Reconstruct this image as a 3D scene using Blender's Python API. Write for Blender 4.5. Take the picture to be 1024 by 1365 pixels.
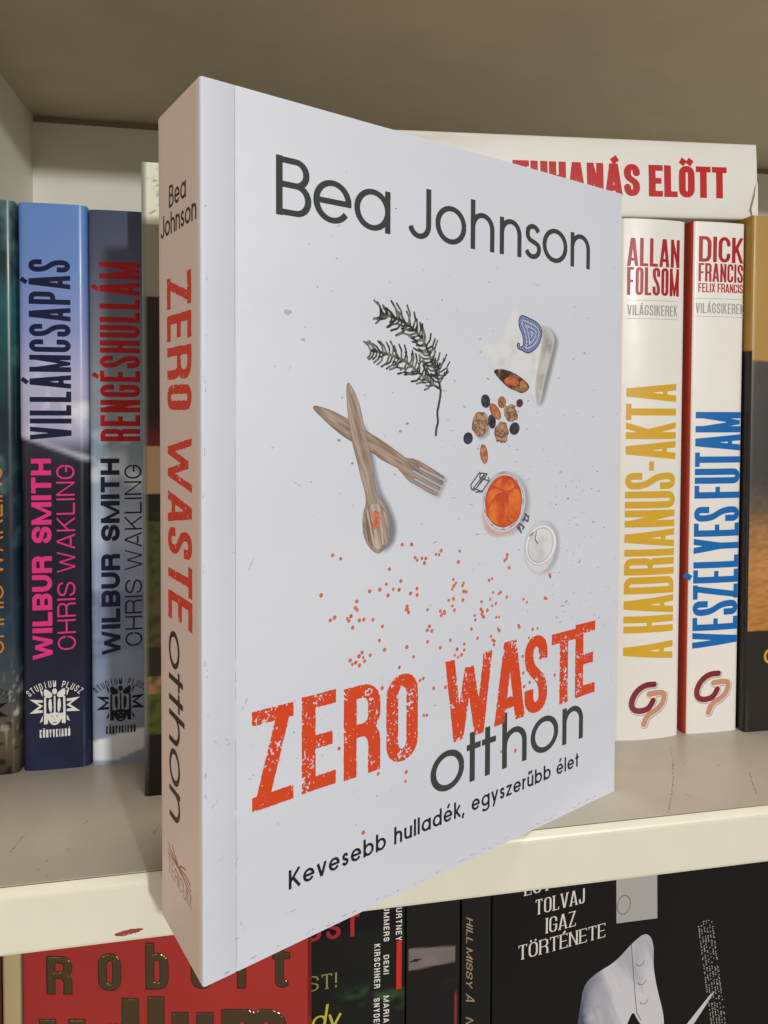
import bpy, math, random
import numpy as np
from mathutils import Vector, Matrix

scene = bpy.context.scene
for o in list(bpy.data.objects):
    bpy.data.objects.remove(o, do_unlink=True)
COL = scene.collection

# ------------------------------------------------------------------ camera
cam = bpy.data.cameras.new('camera')
cam.sensor_fit = 'HORIZONTAL'
cam.sensor_width = 36.0
cam.lens = 34.67
cam.shift_x = -0.01750
cam.shift_y = -0.10606
cam.clip_start = 0.01
cam.clip_end = 60.0
camo = bpy.data.objects.new('camera', cam)
COL.objects.link(camo)
_r = Vector((0.98233813, -0.18706807, 0.00416491))
_u = Vector((0.0012758, 0.02895436, 0.99957992))
_f = Vector((0.18711007, 0.98192015, -0.02868163))
M = Matrix.Identity(4)
for i in range(3):
    M[i][0], M[i][1], M[i][2] = _r[i], _u[i], -_f[i]
M[0][3], M[1][3], M[2][3] = 0.03068075, -0.21484033, 0.13183559
camo.matrix_world = M
scene.camera = camo

# ------------------------------------------------------------------ light
world = bpy.data.worlds.new('World')
scene.world = world
world.use_nodes = True
bg = world.node_tree.nodes['Background']
bg.inputs['Color'].default_value = (1.0, 0.89, 0.76, 1)
bg.inputs['Strength'].default_value = 0.31


def area(name, loc, target, size, power, color):
    l = bpy.data.lights.new(name, 'AREA')
    l.shape = 'DISK'
    l.size = size
    l.energy = power
    l.color = color
    o = bpy.data.objects.new(name, l)
    COL.objects.link(o)
    o.location = loc
    o.rotation_euler = (Vector(target) - Vector(loc)).to_track_quat('-Z', 'Y').to_euler()
    return o


area('key_lamp', (0.87, -2.55, 0.640), (0.05, 0.05, 0.12), 0.11, 39.0, (1.0, 0.99, 0.975))
area('ceiling_lamp', (0.10, -0.20, 1.50), (0.10, -0.05, 0.0), 0.20, 8.5, (1.0, 0.90, 0.77))
area('side_lamp', (-0.58, -0.46, -0.04), (-0.02, 0.06, 0.16), 0.36, 1.15, (1.0, 0.77, 0.63))

vs = scene.view_settings
vs.view_transform = 'Standard'
vs.look = 'None'
vs.gamma = 1.0
vs.exposure = 0.0
vs.use_curve_mapping = False

MM = 0.001
rng = np.random.default_rng(7)


# ------------------------------------------------------------------ colour, noise
def lin(c):
    c = np.asarray(c, float) / 255.0
    return np.where(c <= 0.04045, c / 12.92, ((c + 0.055) / 1.055) ** 2.4)


_T = np.random.default_rng(3).random((256, 256))


def vnoise(x, y, scale=1.0, seed=0):
    x = np.asarray(x) / scale + seed * 17.31
    y = np.asarray(y) / scale + seed * 9.77
    xi = np.floor(x).astype(int); yi = np.floor(y).astype(int)
    fx = x - xi; fy = y - yi
    fx = fx * fx * (3 - 2 * fx); fy = fy * fy * (3 - 2 * fy)
    g = lambda a, b: _T[a % 256, b % 256]
    return (g(xi, yi) * (1 - fx) + g(xi + 1, yi) * fx) * (1 - fy) + (g(xi, yi + 1) * (1 - fx) + g(xi + 1, yi + 1) * fx) * fy


def fbm(x, y, scale=1.0, seed=0, octv=4):
    s = 0; a = 0.5; t = 0
    for k in range(octv):
        s = s + a * vnoise(x, y, scale / 2 ** k, seed + k); t += a; a *= 0.5
    return s / t


def ramp(t, stops):
    """piecewise-linear colour ramp; stops = [(t, (r,g,b) in 0..255)], returns linear rgb"""
    ts = [s[0] for s in stops]
    cs = lin([s[1] for s in stops])
    return np.stack([np.interp(t, ts, cs[:, k]) for k in range(3)], -1)


def mixc(a, b, t):
    t = np.clip(t, 0, 1)[..., None]
    return a * (1 - t) + np.asarray(b) * t


# ------------------------------------------------------------------ materials
MATS = {}


def mat(name, color=None, rough=0.5, metal=0.0, coat=0.0, attr=False, bump=None, spec=0.5, alpha_attr=False, speck=None):
    if name in MATS:
        return MATS[name]
    m = bpy.data.materials.new(name)
    m.use_nodes = True
    nt = m.node_tree
    b = nt.nodes['Principled BSDF']
    b.inputs['Roughness'].default_value = rough
    b.inputs['Metallic'].default_value = metal
    if name.startswith('ink_'):
        spec = 0.18
    b.inputs['Specular IOR Level'].default_value = spec
    b.inputs['Coat Weight'].default_value = coat
    b.inputs['Coat Roughness'].default_value = 0.12
    src = None
    if attr:
        a = nt.nodes.new('ShaderNodeAttribute'); a.attribute_name = 'Col'
        src = a.outputs['Color']
        if alpha_attr:
            nt.links.new(a.outputs['Alpha'], b.inputs['Alpha'])
    else:
        c = tuple(lin(color)) + (1,)
        b.inputs['Base Color'].default_value = c
        if speck:
            tc = nt.nodes.new('ShaderNodeTexCoord')
            n = nt.nodes.new('ShaderNodeTexNoise'); n.inputs['Scale'].default_value = speck[0]
            n.inputs['Detail'].default_value = 6
            r = nt.nodes.new('ShaderNodeValToRGB')
            r.color_ramp.elements[0].position = 0.3; r.color_ramp.elements[1].position = 0.72
            k = speck[1]
            r.color_ramp.elements[0].color = (c[0] * (1 - k), c[1] * (1 - k), c[2] * (1 - k), 1)
            r.color_ramp.elements[1].color = (min(1, c[0] * (1 + k)), min(1, c[1] * (1 + k)), min(1, c[2] * (1 + k)), 1)
            nt.links.new(tc.outputs['Object'], n.inputs['Vector'])
            nt.links.new(n.outputs['Fac'], r.inputs['Fac'])
            src = r.outputs['Color']
    if src is not None:
        nt.links.new(src, b.inputs['Base Color'])
    if bump:
        tc = nt.nodes.new('ShaderNodeTexCoord')
        n = nt.nodes.new('ShaderNodeTexNoise'); n.inputs['Scale'].default_value = bump[0]; n.inputs['Detail'].default_value = 4
        bp = nt.nodes.new('ShaderNodeBump'); bp.inputs['Strength'].default_value = bump[1]; bp.inputs['Distance'].default_value = 0.0004
        nt.links.new(tc.outputs['Object'], n.inputs['Vector'])
        nt.links.new(n.outputs['Fac'], bp.inputs['Height'])
        nt.links.new(bp.outputs['Normal'], b.inputs['Normal'])
        rr = nt.nodes.new('ShaderNodeMapRange')
        rr.inputs['To Min'].default_value = max(0.02, rough - 0.08); rr.inputs['To Max'].default_value = rough + 0.1
        nt.links.new(n.outputs['Fac'], rr.inputs['Value'])
        nt.links.new(rr.outputs['Result'], b.inputs['Roughness'])
    MATS[name] = m
    return m


# ------------------------------------------------------------------ objects
def thing(name, label, cat, loc=(0, 0, 0), rotz=0.0, group=None):
    o = bpy.data.objects.new(name, None)
    o.empty_display_size = 0.02
    COL.objects.link(o)
    o.location = loc
    o.rotation_euler = (0, 0, rotz)
    o['label'] = label; o['category'] = cat
    if group:
        o['group'] = group
    return o


def mesh_obj(name, verts, faces, m, parent=None, cols=None, smooth=False, label=None):
    me = bpy.data.meshes.new(name)
    me.from_pydata([tuple(v) for v in np.asarray(verts, float).tolist()], [], faces)
    me.materials.append(m)
    if cols is not None:
        ca = me.color_attributes.new('Col', 'FLOAT_COLOR', 'POINT')
        c = np.ones((len(verts), 4)); cols = np.asarray(cols); c[:, :cols.shape[1]] = cols
        ca.data.foreach_set('color', c.ravel())
    if smooth:
        for p in me.polygons:
            p.use_smooth = True
    me.update()
    o = bpy.data.objects.new(name, me)
    COL.objects.link(o)
    if parent:
        o.parent = parent
    if label:
        o['label'] = label
    return o


def box(name, lo, hi, m, parent=None, bevel=0.0):
    (x0, y0, z0), (x1, y1, z1) = lo, hi
    v = [(x0, y0, z0), (x1, y0, z0), (x1, y1, z0), (x0, y1, z0), (x0, y0, z1), (x1, y0, z1), (x1, y1, z1), (x0, y1, z1)]
    f = [(0, 3, 2, 1), (4, 5, 6, 7), (0, 1, 5, 4), (1, 2, 6, 5), (2, 3, 7, 6), (3, 0, 4, 7)]
    o = mesh_obj(name, v, f, m, parent)
    if bevel:
        b = o.modifiers.new('bevel', 'BEVEL'); b.width = bevel; b.segments = 2
    return o


# ------------------------------------------------------------------ signed distance drawing (millimetres)
def seg_d(X, Y, a, b, ha, butt0, butt1):
    ax, ay = a; bx, by = b
    dx, dy = bx - ax, by - ay
    L = math.hypot(dx, dy) + 1e-9
    dx /= L; dy /= L
    px, py = X - ax, Y - ay
    t = px * dx + py * dy
    n = np.abs(-px * dy + py * dx)
    if butt0 and butt1:
        return np.maximum(n - ha, np.maximum(-t, t - L))
    tc = np.clip(t, 0, L)
    d = np.hypot(px - tc * dx, py - tc * dy) - ha
    if butt0:
        d = np.maximum(d, -t)
    if butt1:
        d = np.maximum(d, t - L)
    return d


def stroke(X, Y, pts, sv, sh, cap='b'):
    D = np.full(X.shape, 1e3)
    n = len(pts)
    kk = getattr(pts, 'k', 1.0)
    for i in range(n - 1):
        a, b = pts[i], pts[i + 1]
        dx, dy = b[0] - a[0], b[1] - a[1]
        L = math.hypot(dx, dy)
        if L < 1e-6:
            continue
        h = 0.5 * kk * math.hypot(sv * dy / L, sh * dx / L)
        D = np.minimum(D, seg_d(X, Y, a, b, h, cap == 'b' and i == 0, cap == 'b' and i == n - 2))
    return D


def poly_d(X, Y, pts):
    P = np.asarray(pts, float); Q = np.roll(P, -1, 0)
    D = np.full(X.shape, 1e9); ins = np.zeros(X.shape, bool)
    for (ax, ay), (bx, by) in zip(P, Q):
        ex, ey = bx - ax, by - ay
        wx, wy = X - ax, Y - ay
        t = np.clip((wx * ex + wy * ey) / (ex * ex + ey * ey + 1e-12), 0, 1)
        D = np.minimum(D, np.hypot(wx - ex * t, wy - ey * t))
        c = ((ay > Y) != (by > Y))
        with np.errstate(divide='ignore', invalid='ignore'):
            xin = ax + (Y - ay) / (by - ay if by != ay else 1e-12) * ex
        ins ^= c & (X < xin)
    return np.where(ins, -D, D)


def smoothp(pts, it=2, closed=True):
    P = [tuple(p) for p in pts]
    for _ in range(it):
        Q = []
        n = len(P)
        rngi = range(n if closed else n - 1)
        if not closed:
            Q.append(P[0])
        for i in rngi:
            a, b = P[i], P[(i + 1) % n]
            Q.append((0.75 * a[0] + 0.25 * b[0], 0.75 * a[1] + 0.25 * b[1]))
            Q.append((0.25 * a[0] + 0.75 * b[0], 0.25 * a[1] + 0.75 * b[1]))
        if not closed:
            Q.append(P[-1])
        P = Q
    return P


class St(list):
    k = 1.0


class Ink:
    """a printed layer: signed distances on a millimetre grid, turned into one flat mesh"""
    def __init__(self, u0, v0, u1, v1, res):
        self.nx = int(math.ceil((u1 - u0) / res)) + 1
        self.ny = int(math.ceil((v1 - v0) / res)) + 1
        self.u0, self.v0, self.res = u0, v0, res
        self.X, self.Y = np.meshgrid(u0 + res * np.arange(self.nx), v0 + res * np.arange(self.ny))
        self.D = np.full(self.X.shape, 1e3)

    def win(self, bx0, by0, bx1, by1):
        i0 = max(0, int((bx0 - self.u0) / self.res) - 1); i1 = min(self.nx, int((bx1 - self.u0) / self.res) + 3)
        j0 = max(0, int((by0 - self.v0) / self.res) - 1); j1 = min(self.ny, int((by1 - self.v0) / self.res) + 3)
        return (slice(j0, max(j1, j0)), slice(i0, max(i1, i0)))

    def strokes(self, sts, sv, sh, clip=None, off=(0, 0), cap='b', shear=0.0):
        if not sts:
            return
        xs = [p[0] for s in sts for p in s]; ys = [p[1] for s in sts for p in s]
        pad = max(sv, sh) + 0.3
        sx = abs(shear) * (max(ys) - min(ys) + 2 * pad)
        w = self.win(min(xs) - pad - sx + off[0], min(ys) - pad + off[1], max(xs) + pad + sx + off[0], max(ys) + pad + off[1])
        X = self.X[w] - off[0]; Y = self.Y[w] - off[1]
        if X.size == 0:
            return
        X = X - shear * Y
        d = np.full(X.shape, 1e3)
        for s in sts:
            d = np.minimum(d, stroke(X, Y, s, sv, sh, cap))
        if clip:
            d = np.maximum(d, np.maximum(np.maximum(clip[0] - X, X - clip[2]), np.maximum(clip[1] - Y, Y - clip[3])))
        self.D[w] = np.minimum(self.D[w], d)

    def poly(self, pts, sub=False, grow=0.0):
        xs = [p[0] for p in pts]; ys = [p[1] for p in pts]
        w = self.win(min(xs) - 0.6 - abs(grow), min(ys) - 0.6 - abs(grow), max(xs) + 0.6 + abs(grow), max(ys) + 0.6 + abs(grow))
        d = poly_d(self.X[w], self.Y[w], pts) - grow
        self.D[w] = np.maximum(self.D[w], -d) if sub else np.minimum(self.D[w], d)

    def dots(self, pts, r):
        for p in pts:
            rr = r * (0.85 + 0.3 * rng.random())
            w = self.win(p[0] - rr - 0.4, p[1] - rr - 0.4, p[0] + rr + 0.4, p[1] + rr + 0.4)
            self.D[w] = np.minimum(self.D[w], np.hypot(self.X[w] - p[0], self.Y[w] - p[1]) - rr)

    def grunge(self, amount=0.5, scale=0.9, edge=0.12, seed=1, hi=0.62):
        n = fbm(self.X, self.Y, scale, seed, 3)
        big = vnoise(self.X, self.Y, scale * 7, seed + 5)
        thr = hi - 0.16 * amount * (big - 0.35)
        hole = (n - thr) * 3.0 * scale
        self.D = np.maximum(self.D + edge * (vnoise(self.X, self.Y, 0.7, seed + 9) - 0.5) * 2, hole)

    def build(self, name, m, parent, warp, colfn=None, emboss=0.0, ebw=0.4, maxrun=12, label=None):
        D, res = self.D, self.res
        ins = D < 0
        a, b, c, d = ins[:-1, :-1], ins[:-1, 1:], ins[1:, 1:], ins[1:, :-1]
        full = a & b & c & d
        part = (a | b | c | d) & ~full
        V = []; F = []
        H = []
        dense = colfn is not None or emboss > 0
        if dense:
            idx = -np.ones(D.shape, int)
            use = np.zeros(D.shape, bool)
            use[:-1, :-1] |= full; use[:-1, 1:] |= full; use[1:, 1:] |= full; use[1:, :-1] |= full
            jj, ii = np.nonzero(use)
            idx[jj, ii] = np.arange(len(jj))
            V = np.stack([self.X[jj, ii], self.Y[jj, ii], -D[jj, ii]], 1).tolist()
            fj, fi = np.nonzero(full)
            F = np.stack([idx[fj, fi], idx[fj, fi + 1], idx[fj + 1, fi + 1], idx[fj + 1, fi]], 1).tolist()
        else:
            for j in range(full.shape[0]):
                row = full[j]
                if not row.any():
                    continue
                p = np.flatnonzero(np.diff(np.concatenate([[0], row.astype(np.int8), [0]])))
                y0 = self.v0 + j * res
                for s, e in zip(p[::2], p[1::2]):
                    k = s
                    while k < e:
                        q = min(e, k + maxrun)
                        x0 = self.u0 + k * res; x1 = self.u0 + q * res
                        n = len(V)
                        V += [(x0, y0, 1), (x1, y0, 1), (x1, y0 + res, 1), (x0, y0 + res, 1)]
                        F.append([n, n + 1, n + 2, n + 3])
                        k = q
        X, Y = self.X, self.Y
        for j, i in zip(*np.nonzero(part)):
            cs = [(j, i), (j, i + 1), (j + 1, i + 1), (j + 1, i)]
            poly = []
            for k in range(4):
                p, q = cs[k], cs[(k + 1) & 3]
                dp, dq = D[p], D[q]
                if dp < 0:
                    poly.append((X[p], Y[p], -dp))
                if (dp < 0) != (dq < 0):
                    t = dp / (dp - dq)
                    poly.append((X[p] + t * (X[q] - X[p]), Y[p] + t * (Y[q] - Y[p]), 0.0))
            if len(poly) >= 3:
                n = len(V); V += poly; F.append(list(range(n, n + len(poly))))
        if not F:
            return None
        V = np.array(V, float)
        lift = 0.0
        if emboss > 0:
            t = np.clip(V[:, 2] / ebw, 0, 1)
            lift = emboss * np.sin(t * math.pi / 2)
        W = warp(V[:, 0], V[:, 1], lift) * MM
        cols = colfn(V[:, 0], V[:, 1], V[:, 2]) if colfn else None
        return mesh_obj(name, W, F, m, parent, cols, label=label)


# ------------------------------------------------------------------ letterforms, drawn as strokes
def arc(cx, cy, rx, ry, a0, a1, n=10):
    return [(cx + rx * math.cos(math.radians(a0 + (a1 - a0) * i / n)), cy + ry * math.sin(math.radians(a0 + (a1 - a0) * i / n))) for i in range(n + 1)]


def bez(p0, p1, p2, p3, n=10):
    r = []
    for i in range(n + 1):
        t = i / n; s = 1 - t
        r.append(tuple(s ** 3 * p0[k] + 3 * s * s * t * p1[k] + 3 * s * t * t * p2[k] + t ** 3 * p3[k] for k in (0, 1)))
    return r


ACC = {'Á': ('A', 1), 'É': ('E', 1), 'Ú': ('U', 1), 'Ö': ('O', 2), 'Ő': ('O', 3), 'Ó': ('O', 1), 'á': ('a', 1), 'é': ('e', 1), 'ű': ('u', 3), 'ö': ('o', 2)}


def cond(ch, w, h, sv, sh, rk=1.15):
    """condensed grotesque capital in a box w x h: (strokes, accent strokes)"""
    acc = []
    if ch in ACC:
        ch, k = ACC[ch]
        g = 0.045 * h; t = h + g
        if k == 1:
            acc = [[(w * 0.40, t), (w * 0.72, t + 0.14 * h)]]
        elif k == 2:
            acc = [[(w * 0.24, t), (w * 0.24, t + 0.13 * h)], [(w * 0.76, t), (w * 0.76, t + 0.13 * h)]]
        else:
            acc = [[(w * 0.16, t), (w * 0.36, t + 0.17 * h)], [(w * 0.6, t), (w * 0.8, t + 0.17 * h)]]
    a, b = sv / 2, sh / 2
    e = max(sv, sh)
    L, R, B, T = a, w - a, b, h - b
    rx = (R - L) / 2; ry = min(rx * rk, (T - B) / 2)
    cx = w / 2
    top = lambda: arc(cx, T - ry, rx, ry, 180, 0)
    bot = lambda: arc(cx, B + ry, rx, ry, 360, 180)
    S = []
    V = lambda x, y0=-e, y1=None: S.append([(x, y0), (x, h + e if y1 is None else y1)])
    Hh = lambda y, x0=-e, x1=None: S.append([(x0, y), (w + e if x1 is None else x1, y)])

    def diag(p, q, k=1.0):
        dx, dy = q[0] - p[0], q[1] - p[1]; l = math.hypot(dx, dy); dx *= e / l * k; dy *= e / l * k
        S.append(St([(p[0] - dx, p[1] - dy), (q[0] + dx, q[1] + dy)]))
        S[-1].k = {'N': 0.72, 'M': 0.66, 'W': 0.8, 'K': 0.9, 'X': 0.9}.get(ch, 0.95)
    m = h * 0.5
    if ch == 'A':
        diag((a * 0.95, 0), (cx - a * 0.25, h)); diag((w - a * 0.95, 0), (cx + a * 0.25, h)); S.append([(w * 0.25, h * 0.24), (w * 0.75, h * 0.24)])
    elif ch in 'BPR':
        V(L)
        rr = min(rx * 1.0, (T - m) / 2 * 0.98)
        k = w * 0.42
        yb = m if ch != 'P' else h * 0.42
        S.append([(0, T), (R - rr, T)] + arc(R - rr, T - rr, rr, rr, 90, 0, 6) + arc(R - rr, yb + rr, rr, rr, 0, -90, 6) + [(0, yb)])
        if ch == 'B':
            S.append([(0, B), (R - rr, B)] + arc(R - rr, B + rr, rr, rr, -90, 0, 6) + arc(R - rr, m - rr, rr, rr, 0, 90, 6) + [(0, m)])
        if ch == 'R':
            S.append([(w * 0.45, m), (R - rr, m)] + arc(R - rr, m - rr, rr, rr, 90, 0, 5) + [(R, -e)])
    elif ch == 'C' or ch == 'G':
        S.append([(R, h * 0.66)] + list(reversed(arc(cx, T - ry, rx, ry, 180, 0))) + list(reversed(arc(cx, B + ry, rx, ry, 360, 180))) + ([(R, h * 0.34)] if ch == 'C' else [(R, h * 0.48)]))
        if ch == 'G':
            S.append([(w * 0.5, h * 0.46), (w, h * 0.46)])
    elif ch == 'D':
        V(L); S.append([(0, T), (cx, T)] + arc(R - rx, T - ry, rx, ry, 90, 0, 6) + arc(R - rx, B + ry, rx, ry, 0, -90, 6) + [(0, B)])
    elif ch in 'EF':
        V(L); Hh(T, 0); S.append([(0, m), (w * 0.9, m)])
        if ch == 'E':
            Hh(B, 0)
    elif ch == 'H':
        V(L); V(R); S.append([(L, m), (R, m)])
    elif ch == 'I':
        V(cx)
    elif ch == 'J':
        S.append([(R, h + e)] + arc(cx, B + ry, rx, ry, 360, 180) + [(L, h * 0.32)])
    elif ch == 'K':
        V(L); diag((L, h * 0.36), (w - a * 1.05, h)); diag((w - a * 0.9, 0), (w * 0.42, h * 0.56), 1.0); S[-1][1] = (w * 0.42, h * 0.56)
        S[-2][0] = (L, h * 0.36)
    elif ch == 'L':
        V(L); Hh(B, 0)
    elif ch == 'M':
        V(L); V(R); diag((L, h), (cx, h * 0.08)); diag((R, h), (cx, h * 0.08))
        S[-1][1] = (cx, h * 0.02); S[-2][1] = (cx, h * 0.02)
    elif ch == 'N':
        V(L); V(R); diag((L * 1.0, h), (w - L * 1.0, 0)); thin = len(S) - 1
    elif ch == 'O':
        S.append(top() + bot() + [(L, T - ry)])
    elif ch == 'S':
        rs = min(ry, (T - B) * 0.25)
        tp = arc(cx, T - rs, rx, rs, 0, 180); bt = arc(cx, B + rs, rx, rs, 360, 180)
        mm = (h * 0.5) if rs < (T - B) * 0.24 else h * 0.5
        y1, y2 = T - rs - (T - B) * 0.04, B + rs + (T - B) * 0.04
        S.append([(R, min(h * 0.68, T - rs) if h > 1.6 * w else T - rs * 0.9)] + tp + bez((L, y1), (L, mm - 0.02 * h), (R, mm + 0.02 * h), (R, y2), 14) + bt + [(L, max(h * 0.32, B + rs) if h > 1.6 * w else B + rs * 0.9)])
    elif ch == 'T':
        V(cx); Hh(T)
    elif ch == 'U':
        S.append([(R, h + e)] + bot() + [(L, h + e)])
    elif ch == 'V':
        diag((a * 0.95, h), (cx - a * 0.15, 0)); diag((w - a * 0.95, h), (cx + a * 0.15, 0))
    elif ch == 'W':
        diag((a * 0.9, h), (w * 0.28, 0)); diag((w - a * 0.9, h), (w * 0.72, 0)); diag((w * 0.28, 0), (cx, h * 0.92)); diag((w * 0.72, 0), (cx, h * 0.92))
        S[-1][1] = (cx, h * 0.86); S[-2][1] = (cx, h * 0.86)
    elif ch == 'X':
        diag((a, 0), (w - a, h)); diag((a, h), (w - a, 0))
    elif ch == 'Y':
        V(cx, -e, h * 0.45); diag((a, h), (cx, h * 0.4)); diag((w - a, h), (cx, h * 0.4)); S[-1][1] = (cx, h * 0.4); S[-2][1] = (cx, h * 0.4)
    elif ch == 'Z':
        Hh(T); Hh(B); diag((a * 1.1, 0), (w - a * 1.1, h))
    elif ch == '-':
        Hh(m, 0, w)
    elif ch == '!':
        S.append([(cx, h * 0.3), (cx, h + e)]); S.append([(cx, 0), (cx, h * 0.16)])
    return S, acc


WID = {'I': 0.0, 'M': 1.35, 'W': 1.5, '-': 0.55, 'E': 0.88, 'F': 0.85, 'L': 0.84, 'T': 0.95, 'A': 1.08, 'V': 1.05, 'Y': 1.02, '!': 0.0, 'J': 0.8, 'Z': 0.95, 'S': 0.98}


def cond_text(ink, text, u0, v0, width, h, sv, sh, gap=0.3, space=0.6, rk=1.15, serif=0.0, shear=0.0, tilt=0.0):
    """fit text into width; letter width is solved"""
    n_units = 0; fixed = 0
    for i, ch in enumerate(text):
        c = ACC[ch][0] if ch in ACC else ch
        if ch == ' ':
            n_units += space
            continue
        k = WID.get(c, 1.0)
        if k == 0:
            fixed += sv
        else:
            n_units += k
        if i < len(text) - 1:
            fixed += gap * sv if text[i + 1] != ' ' else 0
    base = (width - fixed) / n_units
    x = u0
    for i, ch in enumerate(text):
        if ch == ' ':
            x += space * base; continue
        c = ACC[ch][0] if ch in ACC else ch
        k = WID.get(c, 1.0)
        w = sv if k == 0 else k * base
        S, acc = cond(ch, w, h, sv, sh, rk)
        y = v0 + tilt * (x - u0)
        ink.strokes(S, sv, sh, clip=(0, 0, w, h), off=(x, y), shear=shear)
        if acc:
            ink.strokes(acc, sv * 0.85, sv * 0.85, off=(x, y), shear=shear)
        if serif:
            sr = []
            e = serif
            for sx in ([0.0, 1.0] if c in 'HMNUAVWKXRY' else [0.0] if c in 'EFLPBDT' and c != 'T' else [0.5] if c in 'IT' else []):
                px = sv / 2 + sx * (w - sv)
                if c not in 'VWYU' and not (c == 'M' and 0):
                    sr.append([(px - e, sh / 2), (px + e, sh / 2)])
                if c in 'HIKMNUVWXY' or (c in 'EFLPBDR' and sx == 0):
                    sr.append([(px - e, h - sh / 2), (px + e, h - sh / 2)])
            if c in 'EFT':
                sr.append([(w - sh, h), (w - sh * 0.6, h - 0.18 * h)])
            if c in 'ELZ':
                sr.append([(w - sh, 0), (w - sh * 0.6, 0.2 * h)])
            if c == 'T':
                sr.append([(sh, h), (sh * 0.6, h - 0.18 * h)])
            if c == 'Y' or c == 'I' or c == 'T':
                sr.append([(w / 2 - e, sh / 2), (w / 2 + e, sh / 2)])
            ink.strokes(sr, sh * 1.1, sh, off=(x, y), shear=shear)
        x += w
        if i < len(text) - 1 and text[i + 1] != ' ':
            x += gap * sv


def geo(ch, w, xh, cap, s):
    """geometric sans letter, strokes in mm with its baseline at 0"""
    h = s / 2
    acc = []
    if ch in ACC:
        ch, k = ACC[ch]
        y = xh + 0.16 * xh
        if k == 1:
            acc = [[(w * 0.45, y), (w * 0.68, y + 0.3 * xh)]]
        elif k == 3:
            acc = [[(w * 0.2, y), (w * 0.38, y + 0.3 * xh)], [(w * 0.55, y), (w * 0.73, y + 0.3 * xh)]]
    L, R, B, T = h, w - h, h, xh - h
    cx, cy = w / 2, xh / 2
    rx, ry = (R - L) / 2, (T - B) / 2
    ring = arc(cx, cy, rx, ry, 0, 360, 36)
    if ch == 'o':
        S = [ring]
    elif ch in 'abdgq':
        S = [ring]
        if ch == 'a': S.append([(R, 0), (R, xh)])
        if ch == 'b': S.append([(L, 0), (L, cap)])
        if ch == 'd': S.append([(R, 0), (R, cap)])
        if ch == 'g': S.append([(R, xh), (R, -0.12 * xh)] + arc(cx, -0.12 * xh, rx, ry * 0.62, 0, -155, 12))
    elif ch == 'e':
        S = [arc(cx, cy, rx, ry, 3, 325, 34), [(L, cy), (R + h * 0.95, cy)]]
    elif ch in 'nh':
        r = rx
        S = [[(L, 0), (L, xh if ch == 'n' else cap)], [(R, 0), (R, T - r)] + arc(cx, T - r, rx, r, 0, 180, 16) + [(L, T - r * 1.2)]]
    elif ch == 'u':
        r = rx
        S = [[(R, 0), (R, xh)], [(L, xh), (L, B + r)] + arc(cx, B + r, rx, r, 180, 360, 16)]
    elif ch == 's':
        rt = (T - cy) / 2; r2 = rx
        S = [arc(cx, T - rt, r2 * 0.86, rt, 20, 180, 10)[0:9] + bez(arc(cx, T - rt, r2 * 0.86, rt, 20, 180, 10)[8], (L * 0.9, cy + rt * 0.3), (cx - r2 * 0.3, cy + rt * 0.12), (cx, cy), 6) + bez((cx, cy), (cx + r2 * 0.3, cy - rt * 0.12), (R + L * 0.2, cy - rt * 0.3), arc(cx, B + rt, r2 * 0.95, rt, 20, -180, 10)[1], 6) + arc(cx, B + rt, r2 * 0.95, rt, 0, -165, 10)]
    elif ch == 't':
        S = [[(cx, 0), (cx, xh * 1.28)], [(0, T), (w, T)]]
    elif ch == 'l':
        S = [[(cx, 0), (cx, cap)]]
    elif ch == 'k':
        S = [[(L, 0), (L, cap)], [(L, xh * 0.38), (w - h, xh)], [(w * 0.35, xh * 0.55), (w - h * 0.6, 0)]]
    elif ch == 'v':
        S = [[(h * 0.8, xh), (cx, 0)], [(w - h * 0.8, xh), (cx, 0)]]
    elif ch == 'y':
        S = [[(h * 0.8, xh), (cx, 0)], [(w - h * 0.8, xh), (cx - w * 0.2, -0.36 * xh)]]
    elif ch == 'z':
        S = [[(0, T), (w, T)], [(0, B), (w, B)], [(h * 0.8, B), (w - h * 0.8, T)]]
    elif ch == 'r':
        S = [[(L, 0), (L, xh)], arc(L + w * 0.75, T - w * 0.75, w * 0.75, w * 0.75, 180, 95, 8)]
    elif ch == ',':
        S = [[(cx, s * 0.9), (cx - s * 0.5, -s * 1.0)]]
    elif ch == 'K':
        S = [[(L, 0), (L, cap)], [(L, cap * 0.36), (w - h, cap)], [(w * 0.36, cap * 0.55), (w - h * 0.6, 0)]]
    elif ch == 'J':
        r = rx
        S = [[(R, cap), (R, B + r)] + arc(cx, B + r, rx, r, 0, -165, 14)]
    elif ch == 'B':
        m = cap * 0.53; r1 = (cap - h - m) / 2; r2 = (m - h) / 2
        S = [[(L, 0), (L, cap)], [(L, cap - h), (R - r1 - s * 0.3, cap - h)] + arc(R - r1 - s * 0.3, m + r1, r1, r1, 90, -90, 12) + [(L, m)],
             [(L, m), (R - r2, m)] + arc(R - r2, h + r2, r2, r2, 90, -90, 12) + [(L, h)]]
    else:
        S = []
    return S, acc


GW = {'o': 1.0, 'a': 1.0, 'b': 1.0, 'd': 1.0, 'g': 1.0, 'e': 0.98, 'n': 0.82, 'h': 0.82, 'u': 0.82, 's': 0.62, 't': 0.5, 'l': 0.2, 'k': 0.78, 'v': 0.86, 'y': 0.86, 'z': 0.72, 'r': 0.46, ',': 0.25, 'K': 1.0, 'J': 0.75, 'B': 0.9}


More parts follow.
